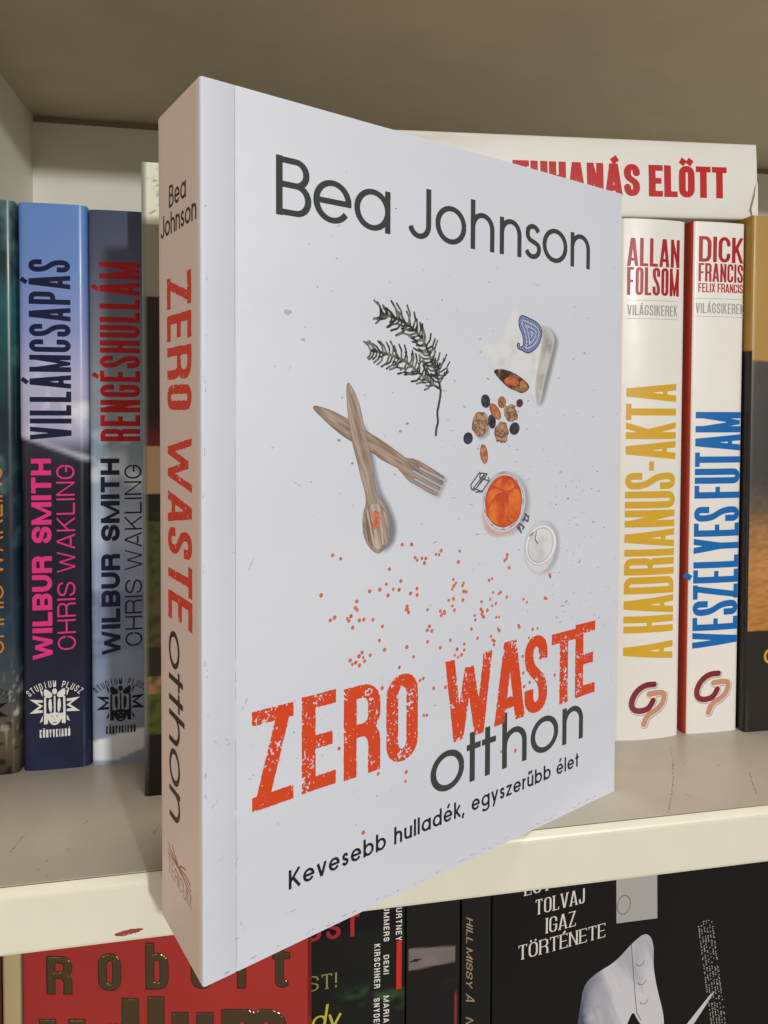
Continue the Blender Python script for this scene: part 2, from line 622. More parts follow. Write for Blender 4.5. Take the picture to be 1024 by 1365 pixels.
def geo_text(ink, text, u0, v0, width, xh, cap, s, gap=0.16, space=0.42, shx=0.85):
    tot = 0
    for ch in text:
        tot += space if ch == ' ' else GW[ACC[ch][0] if ch in ACC else ch] + gap
    k = width / (tot - gap)
    x = u0
    for ch in text:
        if ch == ' ':
            x += space * k; continue
        w = GW[ACC[ch][0] if ch in ACC else ch] * k
        S, acc = geo(ch, w, xh, cap, s)
        ink.strokes(S, s, s * shx, off=(x, v0))
        if acc:
            ink.strokes(acc, s, s * shx, off=(x, v0))
        x += w + gap * k


# ------------------------------------------------------------------ books
def cross_section(w, depth, bulge, rad, nfront, xmap):
    """outer outline, plan view (mm): back left -> spine -> back right, with the spine coordinate"""
    pts = [(0, depth), (0, depth * 0.5), (0, rad + bulge + 0.01)]
    n = 6
    def by(x):
        t = (x - w / 2) / (w / 2)
        return bulge * t * t
    for i in range(1, n):
        a = math.pi + (math.pi / 2) * i / n
        pts.append((rad + rad * math.cos(a), by(0) * 1.0 + rad + rad * math.sin(a)))
    for i in range(nfront + 1):
        x = rad + (w - 2 * rad) * i / nfront
        pts.append((x, by(x) * (1.0)))
    for i in range(1, n):
        a = -math.pi / 2 + (math.pi / 2) * i / n
        pts.append((w - rad + rad * math.cos(a), by(w) + rad + rad * math.sin(a)))
    pts += [(w, rad + bulge + 0.01), (w, depth * 0.5), (w, depth)]
    return pts


def book_body(root, w, depth, H, th, m, colfn, bulge=0.0, rad=0.8, skew=0.0, nfront=40, nz=200, page=(232, 222, 200), inset=2.0, hinge=None, pname='cover'):
    """cover wrapped round the page block; local x across the spine, y into the book, z up (mm)"""
    O = cross_section(w, depth, bulge, rad, nfront, None)
    if hinge:
        # a scored hinge line down the front cover, on the right-hand side of the spine
        a = len(O) - 3
        O = O[:a + 1] + [(w, hinge - 0.5), (w - 0.18, hinge), (w, hinge + 0.5)] + O[a + 1:]
    n = len(O)
    I = []
    for i in range(n):
        p = O[max(i - 1, 0)]; q = O[min(i + 1, n - 1)]
        tx, ty = q[0] - p[0], q[1] - p[1]; l = math.hypot(tx, ty)
        I.append((O[i][0] - ty / l * th, O[i][1] + tx / l * th))
    ck, sk = math.cos(skew), math.sin(skew)
    f = lambda p, z: (p[0] * ck * MM, (p[1] - p[0] * sk) * MM, z * MM)
    zs = np.linspace(0, H, nz + 1)
    V = []; F = []; uu = []; vv = []
    for z in zs:
        for p in O:
            V.append(f(p, z)); uu.append(p[0]); vv.append(z)
    for k in range(nz):
        for i in range(n - 1):
            a = k * n + i
            F.append((a, a + 1, a + n + 1, a + n))
    b0 = len(V)
    for z in (0, H):
        for p in I:
            V.append(f(p, z)); uu.append(p[0]); vv.append(z)
    for i in range(n - 1):
        F.append((b0 + i + 1, b0 + i, b0 + n + i, b0 + n + i + 1))
        F.append((i, b0 + i, b0 + i + 1, i + 1))
        F.append((nz * n + i, nz * n + i + 1, b0 + n + i + 1, b0 + n + i))
    for i in (0, n - 1):
        ring = [k * n + i for k in range(nz + 1)] + [b0 + n + i, b0 + i]
        F.append(ring if i == n - 1 else ring[::-1])
    cols = colfn(np.array(uu), np.array(vv))
    c = mesh_obj(pname, V, F, m, root, cols)
    me = c.data
    for pgn in me.polygons[:nz * (n - 1)]:
        pgn.use_smooth = hinge is None
    try:
        me.set_sharp_from_angle(angle=math.radians(40))
    except Exception:
        pass
    # page block
    x0, x1, y0, y1, z0, z1 = th + 0.05, w - th - 0.05, th + bulge + 0.4, depth - inset, inset * 0.6, H - inset * 0.6
    pv = [f(p, z) for z in (z0, z1) for p in ((x0, y0), (x1, y0), (x1, y1), (x0, y1))]
    pf = [(0, 3, 2, 1), (4, 5, 6, 7), (0, 1, 5, 4), (1, 2, 6, 5), (2, 3, 7, 6), (3, 0, 4, 7)]
    mesh_obj('page_block', pv, pf, mat('paper_%d_%d_%d' % page, page, 0.9, speck=(900, 0.12)), root)
    return c


def spine_warp(w, bulge, x0, z0, lift, rot):
    """text plane -> book-local mm; rot 0 upright, 90 reading upwards, -90 reading downwards"""
    def g(tx, ty, extra):
        if rot == 0:
            U, Vv = x0 + tx, z0 + ty
        elif rot == 90:
            U, Vv = x0 - ty, z0 + tx
        else:
            U, Vv = x0 + ty, z0 - tx
        t = (U - w / 2) / (w / 2)
        yy = bulge * t * t - lift - extra
        return np.stack([U, yy + 0 * U, Vv], -1)
    return g


flat = lambda c: (lambda u, v: np.tile(lin(c), (len(u), 1)))

# ------------------------------------------------------------------ outlines of the printed pictures (cover millimetres)
SPOON = [(38.17,137.98),(38.75,138.73),(39.62,137.81),(41.2,135.38),(42.59,131.89),(43.7,126.91),(45.22,121.88),(46.25,117.23),(47.19,111.71),(48.34,108.68),(50.42,106.62),(51.75,103.31),(52.02,100.28),(51.51,96.89),(49.95,94.7),(48.29,93.82),(46.6,94.52),(44.56,96.77),(43.39,99.4),(43.08,102.36),(43.37,105.26),(44.27,107.28),(44.01,110.23),(42.75,113.64),(41.25,119.1),(39.66,124.09),(38.78,129.01),(38.18,134.32)]
BOWL = [(45.78,107.59),(47.83,107.45),(49.9,105.59),(51.22,102.92),(51.39,100.34),(50.88,97.39),(49.43,95.4),(48.24,94.76),(46.59,95.49),(44.81,97.58),(43.89,99.77),(43.69,102.31),(44.03,105.21)]
FORKH = [(28.38,132.03),(28.69,132.63),(29.83,132.64),(33.53,131.66),(38.53,129.51),(44.71,126.06),(49.3,123.67),(54.04,120.78),(57.28,118.73),(56.21,116.82),(54.6,116.02),(51.94,117.21),(48.29,118.97),(46.24,120.59),(39.28,123.68),(35.9,125.79),(32.14,128.65),(29.38,131.05)]
FORKHEAD = [(53.51,120.37),(57.01,118.74),(60.3,118.49),(64.51,116.38),(68.54,114.24),(71.01,112.86),(70.48,112.52),(70.02,110.92),(69.61,110.67),(69.04,109.44),(68.58,109.38),(68.18,108.01),(67.43,107.93),(64.56,109.14),(60.62,111.37),(57.86,112.61),(56.22,114.44),(54.06,116.26)]
SLITS = [[(61.98,115.83),(71.19,111.8)],[(59.49,115.15),(70.32,110.0)],[(60.16,112.93),(69.75,108.36)]]
SPSHADOW = [(43.7,128.16),(46.24,120.59),(47.8,113.37),(49.37,109.46),(52.0,105.86),(54.14,100.95),(53.63,96.68),(51.0,94.37),(48.91,95.03),(49.92,102.61),(46.26,115.55),(43.7,125.66)]
SPBEADS = [(46.97,104.76),(48.1,104.55),(46.46,104.09),(47.33,103.46),(48.36,103.17),(47.08,102.64),(48.21,102.54),(46.72,101.83),(47.75,101.52),(46.98,101.04),(47.58,104.08)]
ROSE1 = [(67.48,124.78),(67.58,126.56),(68.32,128.34),(67.84,131.02),(68.51,133.26),(68.96,135.5),(69.18,137.29),(68.47,139.51),(66.89,143.02),(64.87,146.91),(63.72,149.49),(61.47,151.98),(58.16,154.36),(53.86,155.97),(48.65,156.82)]
ROSE2 = [(68.48,137.72),(64.92,139.42),(61.54,141.73),(58.22,144.0),(54.98,145.37),(50.76,146.45),(45.63,147.04)]
ROSE3 = [(68.94,138.18),(68.81,140.41),(68.91,142.64),(68.61,143.97)]
BAG = [(96.84,163.11),(98.24,162.64),(101.63,160.94),(109.18,159.11),(115.84,155.26),(114.69,150.86),(112.65,145.42),(110.64,139.61),(109.53,134.28),(107.49,132.84),(106.59,133.85),(105.69,135.86),(103.66,136.64),(101.94,137.01),(104.78,139.28),(101.32,141.4),(97.36,143.06),(92.96,144.09),(88.67,143.67),(86.54,145.97),(84.69,148.94),(83.64,150.03),(84.93,151.05),(90.19,151.34),(92.31,153.6),(94.43,158.03)]
BAGSIDE = [(109.18,159.11),(115.84,155.26),(114.69,150.86),(112.65,145.42),(110.64,139.61),(109.53,134.28),(107.49,132.84),(106.52,139.52),(108.75,147.71),(109.83,154.68)]
BAGSH = [(109.78,158.75),(117.69,154.75),(115.94,148.85),(111.87,137.18),(110.13,133.46),(107.77,133.45),(109.99,143.68)]
BAGHOLE = [(88.68,143.55),(92.96,144.01),(97.36,143.06),(101.32,141.4),(104.61,139.07),(103.65,137.76),(100.81,136.67),(98.55,137.55),(95.76,138.17),(93.01,139.8),(90.83,141.49)]
BAGNUT = [(93.27,140.47),(94.62,141.6),(96.82,141.98),(99.34,141.14),(99.92,139.77),(98.53,138.86),(95.75,138.96),(93.83,139.42)]
BAGNUT2 = [(100.19,140.97),(101.89,140.81),(103.92,139.06),(102.5,137.62),(100.81,136.91),(99.94,138.57)]
PAIS = [(99.39,159.58),(100.79,160.68),(103.93,159.92),(107.42,158.98),(109.62,157.11),(109.83,154.68),(108.11,151.33),(104.65,149.06),(102.35,149.11),(100.64,149.86),(99.23,149.99),(98.55,151.22),(99.2,152.24),(100.16,151.9),(99.84,151.09),(100.91,150.87),(101.52,152.18),(100.86,154.92),(99.31,157.0)]
JBODY = [(84.78,103.39),(84.82,99.48),(86.21,96.31),(88.91,94.29),(91.94,93.64),(95.64,94.07),(99.39,95.51),(101.91,98.46),(93.04,104.55)]
JRIM = [(102.9,103.05),(102.59,101.61),(102.06,100.25),(101.33,98.99),(100.4,97.87),(99.32,96.92),(98.1,96.17),(96.77,95.62),(95.39,95.29),(93.97,95.19),(92.56,95.31),(91.18,95.65),(89.88,96.21),(88.68,96.96),(87.61,97.88),(86.69,98.96),(85.95,100.16),(85.4,101.46),(85.05,102.82),(84.91,104.22),(84.98,105.62),(85.26,106.99),(85.74,108.3),(86.42,109.52),(87.28,110.62),(88.3,111.58),(89.46,112.36),(90.72,112.96),(92.07,113.34),(93.47,113.51),(94.89,113.46),(96.29,113.18),(97.63,112.68),(98.89,111.97),(100.03,111.06),(101.01,109.98),(101.82,108.75),(102.42,107.41),(102.81,105.99),(102.97,104.52)]
JRIM2 = [(102.13,103.16),(101.84,101.83),(101.36,100.57),(100.68,99.4),(99.84,98.36),(98.84,97.48),(97.72,96.78),(96.51,96.26),(95.24,95.95),(93.94,95.85),(92.64,95.96),(91.38,96.28),(90.18,96.79),(89.08,97.48),(88.1,98.34),(87.25,99.33),(86.57,100.45),(86.06,101.65),(85.74,102.92),(85.61,104.22),(85.68,105.52),(85.94,106.79),(86.39,108.01),(87.02,109.15),(87.81,110.17),(88.75,111.05),(89.81,111.78),(90.98,112.33),(92.22,112.69),(93.5,112.85),(94.81,112.8),(96.09,112.54),(97.32,112.07),(98.47,111.41),(99.51,110.57),(100.41,109.57),(101.15,108.44),(101.7,107.2),(102.05,105.88),(102.2,104.52)]
JIN = [(101.48,103.39),(101.22,102.16),(100.78,100.99),(100.15,99.91),(99.37,98.95),(98.45,98.13),(97.42,97.47),(96.3,96.99),(95.12,96.7),(93.92,96.61),(92.72,96.71),(91.55,97.0),(90.44,97.47),(89.42,98.11),(88.51,98.9),(87.73,99.82),(87.09,100.86),(86.62,101.97),(86.32,103.15),(86.2,104.36),(86.27,105.56),(86.51,106.75),(86.93,107.88),(87.51,108.93),(88.24,109.88),(89.11,110.7),(90.1,111.38),(91.18,111.89),(92.33,112.22),(93.52,112.36),(94.72,112.32),(95.91,112.07),(97.05,111.64),(98.11,111.03),(99.07,110.25),(99.9,109.32),(100.58,108.27),(101.09,107.12),(101.42,105.91),(101.55,104.65)]
APR = [[(86.58,100.64),(86.12,104.6),(86.98,107.59),(89.65,109.62),(93.0,108.1),(94.87,106.2),(91.85,101.98),(88.86,99.13)],[(88.74,109.67),(91.14,111.39),(94.81,111.73),(97.44,110.74),(98.72,108.65),(97.35,107.16),(93.01,107.74),(89.95,108.94)],[(95.24,106.85),(97.96,108.69),(100.19,107.89),(101.5,105.31),(101.23,101.25),(99.67,98.2),(97.47,97.49),(95.58,98.55)],[(87.03,102.79),(88.79,105.29),(91.49,107.22),(94.86,107.23),(95.39,104.38),(95.57,99.9),(94.66,97.96),(92.21,96.85),(88.86,98.47),(87.05,100.6)],[(93.13,97.21),(95.57,99.23),(97.46,97.94),(95.6,96.67)]]
CLIP = [[(83.98,113.62),(80.54,110.14),(80.84,108.84),(82.0,108.55),(86.34,112.2),(86.92,113.05),(84.56,113.38)],[(85.45,112.68),(81.42,109.02)],[(87.53,111.93),(87.83,111.04),(84.91,107.94),(82.58,107.96)],[(84.27,113.3),(83.99,112.11),(87.24,111.07)],[(81.99,108.99),(85.2,107.92)],[(86.04,112.87),(83.14,109.56)]]
HINGE = [[(102.86,99.98),(104.49,98.93),(104.18,97.58),(102.55,98.41)],[(100.01,97.04),(101.32,94.42)],[(100.64,97.21),(102.59,95.9),(101.95,95.5)],[(99.38,96.42),(100.99,94.91)],[(103.19,99.27),(101.91,98.01)]]
LIDO = [(116.71,87.62),(116.41,86.35),(115.94,85.15),(115.31,84.05),(114.54,83.07),(113.65,82.25),(112.66,81.59),(111.6,81.13),(110.5,80.86),(109.38,80.79),(108.27,80.92),(107.2,81.25),(106.2,81.77),(105.28,82.46),(104.47,83.3),(103.79,84.28),(103.25,85.37),(102.86,86.55),(102.64,87.78),(102.59,89.04),(102.71,90.3),(102.99,91.52),(103.43,92.69),(104.02,93.77),(104.76,94.74),(105.61,95.57),(106.56,96.24),(107.59,96.74),(108.67,97.05),(109.79,97.17),(110.9,97.08),(111.99,96.79),(113.02,96.31),(113.98,95.64),(114.83,94.81),(115.55,93.82),(116.12,92.71),(116.54,91.5),(116.78,90.23),(116.84,88.92)]
LIDR = [(116.9,87.64),(116.41,86.71),(115.76,85.86),(114.97,85.11),(114.06,84.48),(113.06,83.98),(111.98,83.63),(110.86,83.43),(109.73,83.38),(108.62,83.5),(107.54,83.76),(106.53,84.17),(105.62,84.71),(104.81,85.37),(104.14,86.13),(103.61,86.98),(103.23,87.89),(103.02,88.84),(102.99,89.82),(103.12,90.79),(103.42,91.74),(103.88,92.64),(104.49,93.47),(105.24,94.22),(106.11,94.86),(107.08,95.37),(108.12,95.75),(109.22,95.98),(110.35,96.07),(111.47,95.99),(112.57,95.76),(113.61,95.38),(114.56,94.85),(115.41,94.2),(116.13,93.43),(116.69,92.56),(117.09,91.63),(117.32,90.64),(117.36,89.63),(117.22,88.62)]
LIDR2 = [(115.43,87.96),(115.01,87.16),(114.46,86.42),(113.8,85.76),(113.05,85.19),(112.22,84.75),(111.34,84.42),(110.43,84.23),(109.51,84.16),(108.6,84.24),(107.73,84.44),(106.92,84.78),(106.18,85.23),(105.54,85.78),(105.0,86.43),(104.59,87.16),(104.3,87.94),(104.15,88.76),(104.15,89.61),(104.28,90.45),(104.55,91.28),(104.94,92.07),(105.46,92.8),(106.1,93.46),(106.82,94.02),(107.62,94.48),(108.49,94.83),(109.39,95.04),(110.31,95.13),(111.22,95.08),(112.11,94.9),(112.94,94.58),(113.71,94.15),(114.38,93.59),(114.94,92.94),(115.38,92.2),(115.68,91.4),(115.84,90.56),(115.85,89.69),(115.71,88.81)]
LIDWIRE = [[(107.98,94.02),(107.35,91.77),(108.56,90.25)],[(104.9,92.93),(106.52,93.93)]]
RAIS = [[(87.93,134.47),(87.95,133.95),(87.84,133.46),(87.61,133.02),(87.27,132.68),(86.86,132.45),(86.4,132.34),(85.92,132.37),(85.46,132.54),(85.04,132.82),(84.69,133.2),(84.44,133.66),(84.31,134.17),(84.29,134.68),(84.4,135.17),(84.63,135.6),(84.96,135.95),(85.36,136.18),(85.82,136.29),(86.3,136.27),(86.77,136.11),(87.19,135.83),(87.54,135.44),(87.8,134.98)],[(90.28,128.48),(90.3,127.92),(90.23,127.4),(90.04,126.94),(89.77,126.58),(89.43,126.34),(89.04,126.25),(88.63,126.3),(88.22,126.49),(87.86,126.8),(87.55,127.23),(87.32,127.73),(87.19,128.27),(87.16,128.83),(87.23,129.35),(87.41,129.8),(87.68,130.16),(88.02,130.4),(88.41,130.5),(88.82,130.46),(89.22,130.27),(89.6,129.96),(89.91,129.53),(90.14,129.03)],[(100.17,125.84),(99.97,125.36),(99.63,124.94),(99.19,124.61),(98.67,124.38),(98.11,124.27),(97.55,124.29),(97.03,124.45),(96.58,124.71),(96.23,125.08),(96.0,125.52),(95.92,126.0),(95.98,126.5),(96.18,126.97),(96.51,127.39),(96.95,127.73),(97.46,127.96),(98.02,128.07),(98.58,128.05),(99.11,127.91),(99.56,127.64),(99.92,127.27),(100.15,126.83),(100.24,126.34)],[(81.21,123.46),(81.09,123.02),(80.86,122.61),(80.52,122.28),(80.11,122.04),(79.65,121.92),(79.18,121.9),(78.72,122.01),(78.3,122.22),(77.97,122.54),(77.73,122.92),(77.6,123.35),(77.59,123.8),(77.71,124.24),(77.94,124.64),(78.27,124.97),(78.68,125.21),(79.13,125.35),(79.61,125.36),(80.07,125.26),(80.49,125.05),(80.83,124.74),(81.08,124.35),(81.21,123.92)]]
CRAN = [[(101.62,133.68),(101.48,133.37),(101.26,133.09),(100.96,132.86),(100.61,132.71),(100.23,132.63),(99.84,132.64),(99.48,132.73),(99.17,132.9),(98.93,133.14),(98.77,133.43),(98.71,133.74),(98.75,134.07),(98.89,134.38),(99.11,134.66),(99.41,134.88),(99.76,135.04),(100.14,135.12),(100.52,135.11),(100.88,135.02),(101.19,134.85),(101.44,134.61),(101.6,134.33),(101.66,134.01)]]
HAZEL = [[(94.42,134.09),(94.37,133.63),(94.2,133.21),(93.93,132.84),(93.58,132.56),(93.17,132.38),(92.73,132.32),(92.28,132.37),(91.87,132.55),(91.52,132.82),(91.24,133.19),(91.07,133.61),(91.01,134.06),(91.06,134.51),(91.22,134.94),(91.49,135.31),(91.84,135.59),(92.25,135.77),(92.69,135.84),(93.13,135.78),(93.55,135.61),(93.9,135.34),(94.18,134.97),(94.36,134.55)]]
ALM = [[(91.59,131.93),(92.01,131.29),(92.3,130.65),(92.43,130.06),(92.39,129.55),(92.19,129.15),(91.83,128.91),(91.36,128.83),(90.8,128.92),(90.18,129.17),(89.55,129.57),(88.96,130.08),(88.44,130.67),(88.03,131.3),(87.75,131.94),(87.63,132.52),(87.67,133.03),(87.86,133.42),(88.21,133.66),(88.67,133.75),(89.23,133.67),(89.84,133.42),(90.47,133.03),(91.07,132.53)],[(87.15,119.01),(87.22,118.25),(87.19,117.54),(87.06,116.92),(86.82,116.44),(86.5,116.13),(86.12,116.02),(85.71,116.1),(85.3,116.37),(84.9,116.81),(84.56,117.4),(84.29,118.09),(84.11,118.83),(84.03,119.58),(84.06,120.29),(84.2,120.9),(84.43,121.38),(84.75,121.69),(85.12,121.81),(85.53,121.74),(85.95,121.47),(86.34,121.03),(86.69,120.45),(86.96,119.76)]]
WALN = [[(87.42,127.35),(87.25,126.38),(86.87,125.49),(86.3,124.74),(85.58,124.17),(84.77,123.84),(83.91,123.76),(83.08,123.94),(82.32,124.35),(81.69,124.98),(81.22,125.78),(80.95,126.69),(80.9,127.65),(81.06,128.61),(81.44,129.49),(81.99,130.24),(82.69,130.8),(83.5,131.14),(84.35,131.24),(85.19,131.08),(85.96,130.68),(86.6,130.06),(87.09,129.26),(87.36,128.33)],[(95.76,124.89),(95.62,124.07),(95.27,123.32),(94.76,122.68),(94.12,122.21),(93.39,121.94),(92.63,121.87),(91.88,122.03),(91.19,122.38),(90.62,122.92),(90.2,123.6),(89.95,124.37),(89.9,125.19),(90.05,126.0),(90.38,126.75),(90.88,127.38),(91.51,127.85),(92.23,128.14),(92.99,128.21),(93.75,128.07),(94.44,127.72),(95.03,127.19),(95.46,126.51),(95.71,125.72)],[(99.15,131.0),(99.26,130.28),(99.18,129.58),(98.91,128.96),(98.46,128.44),(97.87,128.08),(97.19,127.89),(96.45,127.88),(95.71,128.06),(95.02,128.41),(94.42,128.91),(93.96,129.52),(93.66,130.2),(93.55,130.91),(93.63,131.6),(93.9,132.22),(94.33,132.73),(94.91,133.09),(95.59,133.29),(96.32,133.31),(97.06,133.14),(97.76,132.8),(98.37,132.3),(98.84,131.69)]]
LENT = [(34.17,95.11),(36.56,93.91),(55.99,95.48),(59.2,95.21),(61.14,90.65),(62.79,91.0),(64.16,90.76),(63.67,89.58),(69.62,92.31),(68.92,91.3),(76.54,91.47),(76.04,88.41),(95.19,87.13),(94.38,86.64),(96.28,84.22),(114.28,79.77),(30.87,85.45),(45.46,84.33),(50.8,85.5),(55.58,85.67),(53.09,83.83),(51.36,82.44),(58.9,81.87),(61.1,82.85),(41.48,82.3),(41.65,80.04),(33.55,78.71),(38.6,78.3),(39.7,78.76),(42.26,77.26),(43.65,77.24),(46.54,76.69),(40.22,75.72),(49.59,74.4),(57.78,78.46),(57.5,77.67),(58.26,76.71),(64.84,76.43),(69.45,75.31),(70.87,74.85),(70.06,74.27),(65.57,71.65),(64.78,70.7),(66.47,70.25),(74.2,83.63),(75.15,82.46),(74.43,81.77),(73.81,80.9),(78.1,82.14),(77.68,81.39),(78.55,79.5),(74.25,78.05),(72.49,77.92),(77.83,77.19),(73.85,76.12),(74.69,74.79),(89.28,81.86),(88.05,81.53),(89.78,77.64),(92.07,76.97),(88.67,75.81),(85.1,75.6),(90.95,74.21),(89.37,73.79),(87.47,72.68),(84.9,73.42),(85.57,72.49),(85.14,71.9),(85.7,71.15),(82.73,70.66),(91.11,70.01),(92.26,69.91),(102.61,73.72),(104.09,72.55),(112.98,72.34),(100.54,65.89),(106.79,63.68),(108.92,63.66),(92.42,65.77),(105.22,61.27),(81.23,68.22),(89.01,64.7),(83.66,65.09),(90.39,63.04),(90.29,61.88),(78.48,64.34),(73.2,66.43),(69.52,64.98),(78.49,62.63),(74.91,61.8),(76.17,60.91),(77.44,61.38),(57.75,67.36),(48.61,70.87),(50.25,68.03),(60.06,64.24),(45.69,67.51),(43.16,68.66),(42.21,67.9),(43.51,67.28),(43.95,66.24),(39.48,67.35),(40.16,66.2),(55.24,62.31),(63.49,57.51),(67.19,53.97),(71.55,53.31),(102.47,56.06),(102.78,50.81),(117.11,47.08),(105.65,47.24),(103.2,46.47),(49.57,57.89),(63.72,47.19),(64.78,46.93),(57.71,33.0),(57.47,30.49),(43.68,21.02),(48.39,35.21),(36.17,45.36),(99.61,27.41),(93.73,28.79)]
SCR = [[(-41.2,18.6),(-39.9,27.6)],[(-30.9,7.4),(-29.4,12.6)],[(-28.3,2.9),(-27.5,4.8)],[(-2.2,16.0),(0.3,25.2)],[(-28.4,24.1),(-27.4,25.3)],[(-23.1,30.5),(-22.4,31.9)],[(-25.0,16.1),(-24.3,17.3)],[(189.9,46.6),(183.9,34.6),(177.1,23.1),(170.2,12.8),(163.4,3.4)],[(175.3,12.5),(176.2,11.4),(176.6,9.6)],[(198.9,29.7),(199.6,28.0)],[(207.1,22.3),(203.2,15.4),(199.5,8.1)],[(185.5,32.6),(187.3,32.7)]]
# ------------------------------------------------------------------ bookcase
lam = mat('shelf_laminate', (188, 180, 167), 0.34, bump=(260, 0.10), speck=(55, 0.05))
lam_in = mat('panel_laminate', (228, 226, 214), 0.55, bump=(300, 0.08), speck=(40, 0.03))
lam_up = mat('underside_laminate', (200, 187, 162), 0.6, speck=(40, 0.04))
edge = mat('edge_band', (226, 225, 208), 0.38, bump=(120, 0.06), speck=(70, 0.03))
gapm = mat('panel_groove', (150, 134, 112), 0.9)

X0, X1 = -0.1048, 0.62
YB = 0.280
ZT = 0.3123
TH = 0.0188
bc = thing('bookcase', 'pale grey laminate bookcase with cream edge banding, holding the two rows of books', 'bookcase', (X0, 0, -0.28))
OX, OZ = -X0, 0.28      # parent offset


def bbox(name, lo, hi, m, bevel=0.0):
    return box(name, (lo[0] + OX, lo[1], lo[2] + OZ), (hi[0] + OX, hi[1], hi[2] + OZ), m, bc, bevel)


def band(parent, zt):
    """rounded PVC band along a shelf's front edge"""
    r = 0.0028
    pr = [(0.0019, zt - 0.00025)] + [(r * 0 + r - r * math.sin(math.radians(a)), zt - 0.0003 - r + r * math.cos(math.radians(a))) for a in (15, 30, 45, 60, 75, 90)]
    pr = [(min(p[0], 0.0019), p[1]) for p in pr]
    zb = zt - TH
    pr += [(0.0, zb + 0.0012), (0.0003, zb + 0.0004), (0.001, zb), (0.0019, zb)]
    n = len(pr); V = []
    for x in (X0 + OX + 0.0002, X1 + OX):
        V += [(x, p[0], p[1] + OZ) for p in pr]
    F = [(i, (i + 1) % n, n + (i + 1) % n, n + i) for i in range(n)] + [tuple(range(n))[::-1], tuple(range(n, 2 * n))]
    return mesh_obj('edge_strip', V, F, edge, parent)


for zt, m in ((0.0, lam), (ZT + TH, lam_up), (-0.262, lam)):
    s = bbox('shelf_board', (X0 + 0.0002, 0.002, zt - TH), (X1, YB + (0.012 if zt > 0.1 else 0), zt), m)
    band(s, zt)
bbox('side_panel', (X0 - TH, 0.0, -0.28), (X0, YB + 0.018, ZT + 0.04), lam_in)
bbox('back_panel', (X0, YB + 0.0003, -0.28), (X1, YB + 0.006, ZT - 0.0042), lam_in)
bbox('back_groove', (X0, YB + 0.0025, ZT - 0.0041), (X1, YB + 0.010, ZT - 0.0003), gapm)
# scratches and a red scuff on the board and its edge
wear = bc.children[0]
sk = Ink(-60, 0, 340, 80, 0.25)
for p in SCR:
    sk.strokes([p], 0.34, 0.34, cap='r')
sk.grunge(0.9, 0.8, 0.1, 3, 0.6)
sk.build('scratch', mat('scratch_grey', (142, 132, 118), 0.7), bc, lambda u, v, e: np.stack([u + OX * 1000, v, 0 * u + OZ * 1000 + 0.03], -1))
rs = Ink(-12, -19, 2, -12, 0.1)
rs.poly(smoothp([(-9.4, -16.2), (-7, -15.2), (-2, -14.9), (-0.6, -15.4), (-3, -16.4), (-7, -16.8)], 2))
rs.grunge(0.6, 0.6, 0.15, 8, 0.84)
rs.build('red_scuff', mat('red_scuff', (150, 62, 56), 0.6), bc, lambda u, v, e: np.stack([u + OX * 1000, 0 * u - 0.03, v + OZ * 1000], -1))

# ------------------------------------------------------------------ the main paperback
BW, BH, BD = 148.2, 205.0, 30.4
ANG = 0.44664; SKEW = 0.0256
bpt = Vector((0.0185924, -0.0448835, 0.0))
ex = Vector((math.cos(ANG), math.sin(ANG), 0)); n0 = Vector((-math.sin(ANG), math.cos(ANG), 0))
nn = n0 * math.cos(SKEW) + ex * math.sin(SKEW)
org = bpt + nn * BD * MM
main = thing('paperback_book', 'white paperback standing angled in front, wooden spoon and dried fruit on its cover', 'book', org, ANG - math.pi / 2)
PAPER = (213, 219, 231)


def main_col(u, v):
    c = np.tile(lin(PAPER), (len(u), 1))
    w = fbm(u * 0.5 + 900, v, 26, 4, 5)[:, None]
    c = c * (0.955 + 0.09 * w)
    sp = lin((221, 203, 194))
    c[u < BD - 0.75] = sp
    return c


cov_m = mat('matt_cover', None, 0.46, attr=True, coat=0.0, bump=(420, 0.05))
book_body(main, BW * 0 + BD, BW, BH, 0.42, cov_m, main_col, 0.0, 0.7, SKEW, 12, 120, (238, 232, 216), 0.4, hinge=8.1)
ck, sk_ = math.cos(SKEW), math.sin(SKEW)


def fr(lift):
    return lambda u, v, e: np.stack([(BD * ck + lift + e) + 0 * u, -BD * sk_ + u, v], -1)


def sp(tx, ty, e, lift=0.03, rot=-90, x0=0, z0=0):
    if rot == -90:
        U, V = x0 + ty, z0 - tx
    else:
        U, V = x0 + tx, z0 + ty
    return np.stack([U * ck, -U * sk_ - lift + 0 * U, V], -1)


ink_dark = mat('ink_charcoal', (62, 68, 66), 0.45)
ink_black = mat('ink_black', (34, 34, 38), 0.45)
ink_red = mat('ink_orange_red', (216, 74, 38), 0.42, speck=(1500, 0.06))
ink_srcol = mat('ink_spine_red', (214, 66, 44), 0.42, speck=(1500, 0.06))

# author, one letter at a time where the cover has them
a = Ink(16, 174, 134, 194, 0.11)
for ch, x0, x1 in (('B', 18.45, 28.0), ('e', 28.5, 39.6), ('a', 40.4, 51.7), ('J', 57.4, 65.4), ('o', 66.9, 78.2), ('h', 79.85, 89.15), ('n', 91.3, 100.35), ('s', 101.5, 109.0), ('o', 109.55, 121.0), ('n', 122.5, 132.0)):
    S, _ = geo(ch, x1 - x0, 10.9, 14.0, 1.75)
    a.strokes(S, 1.75, 1.45, off=(x0, 177.7))
a.build('author_lettering', ink_dark, main, fr(0.03))

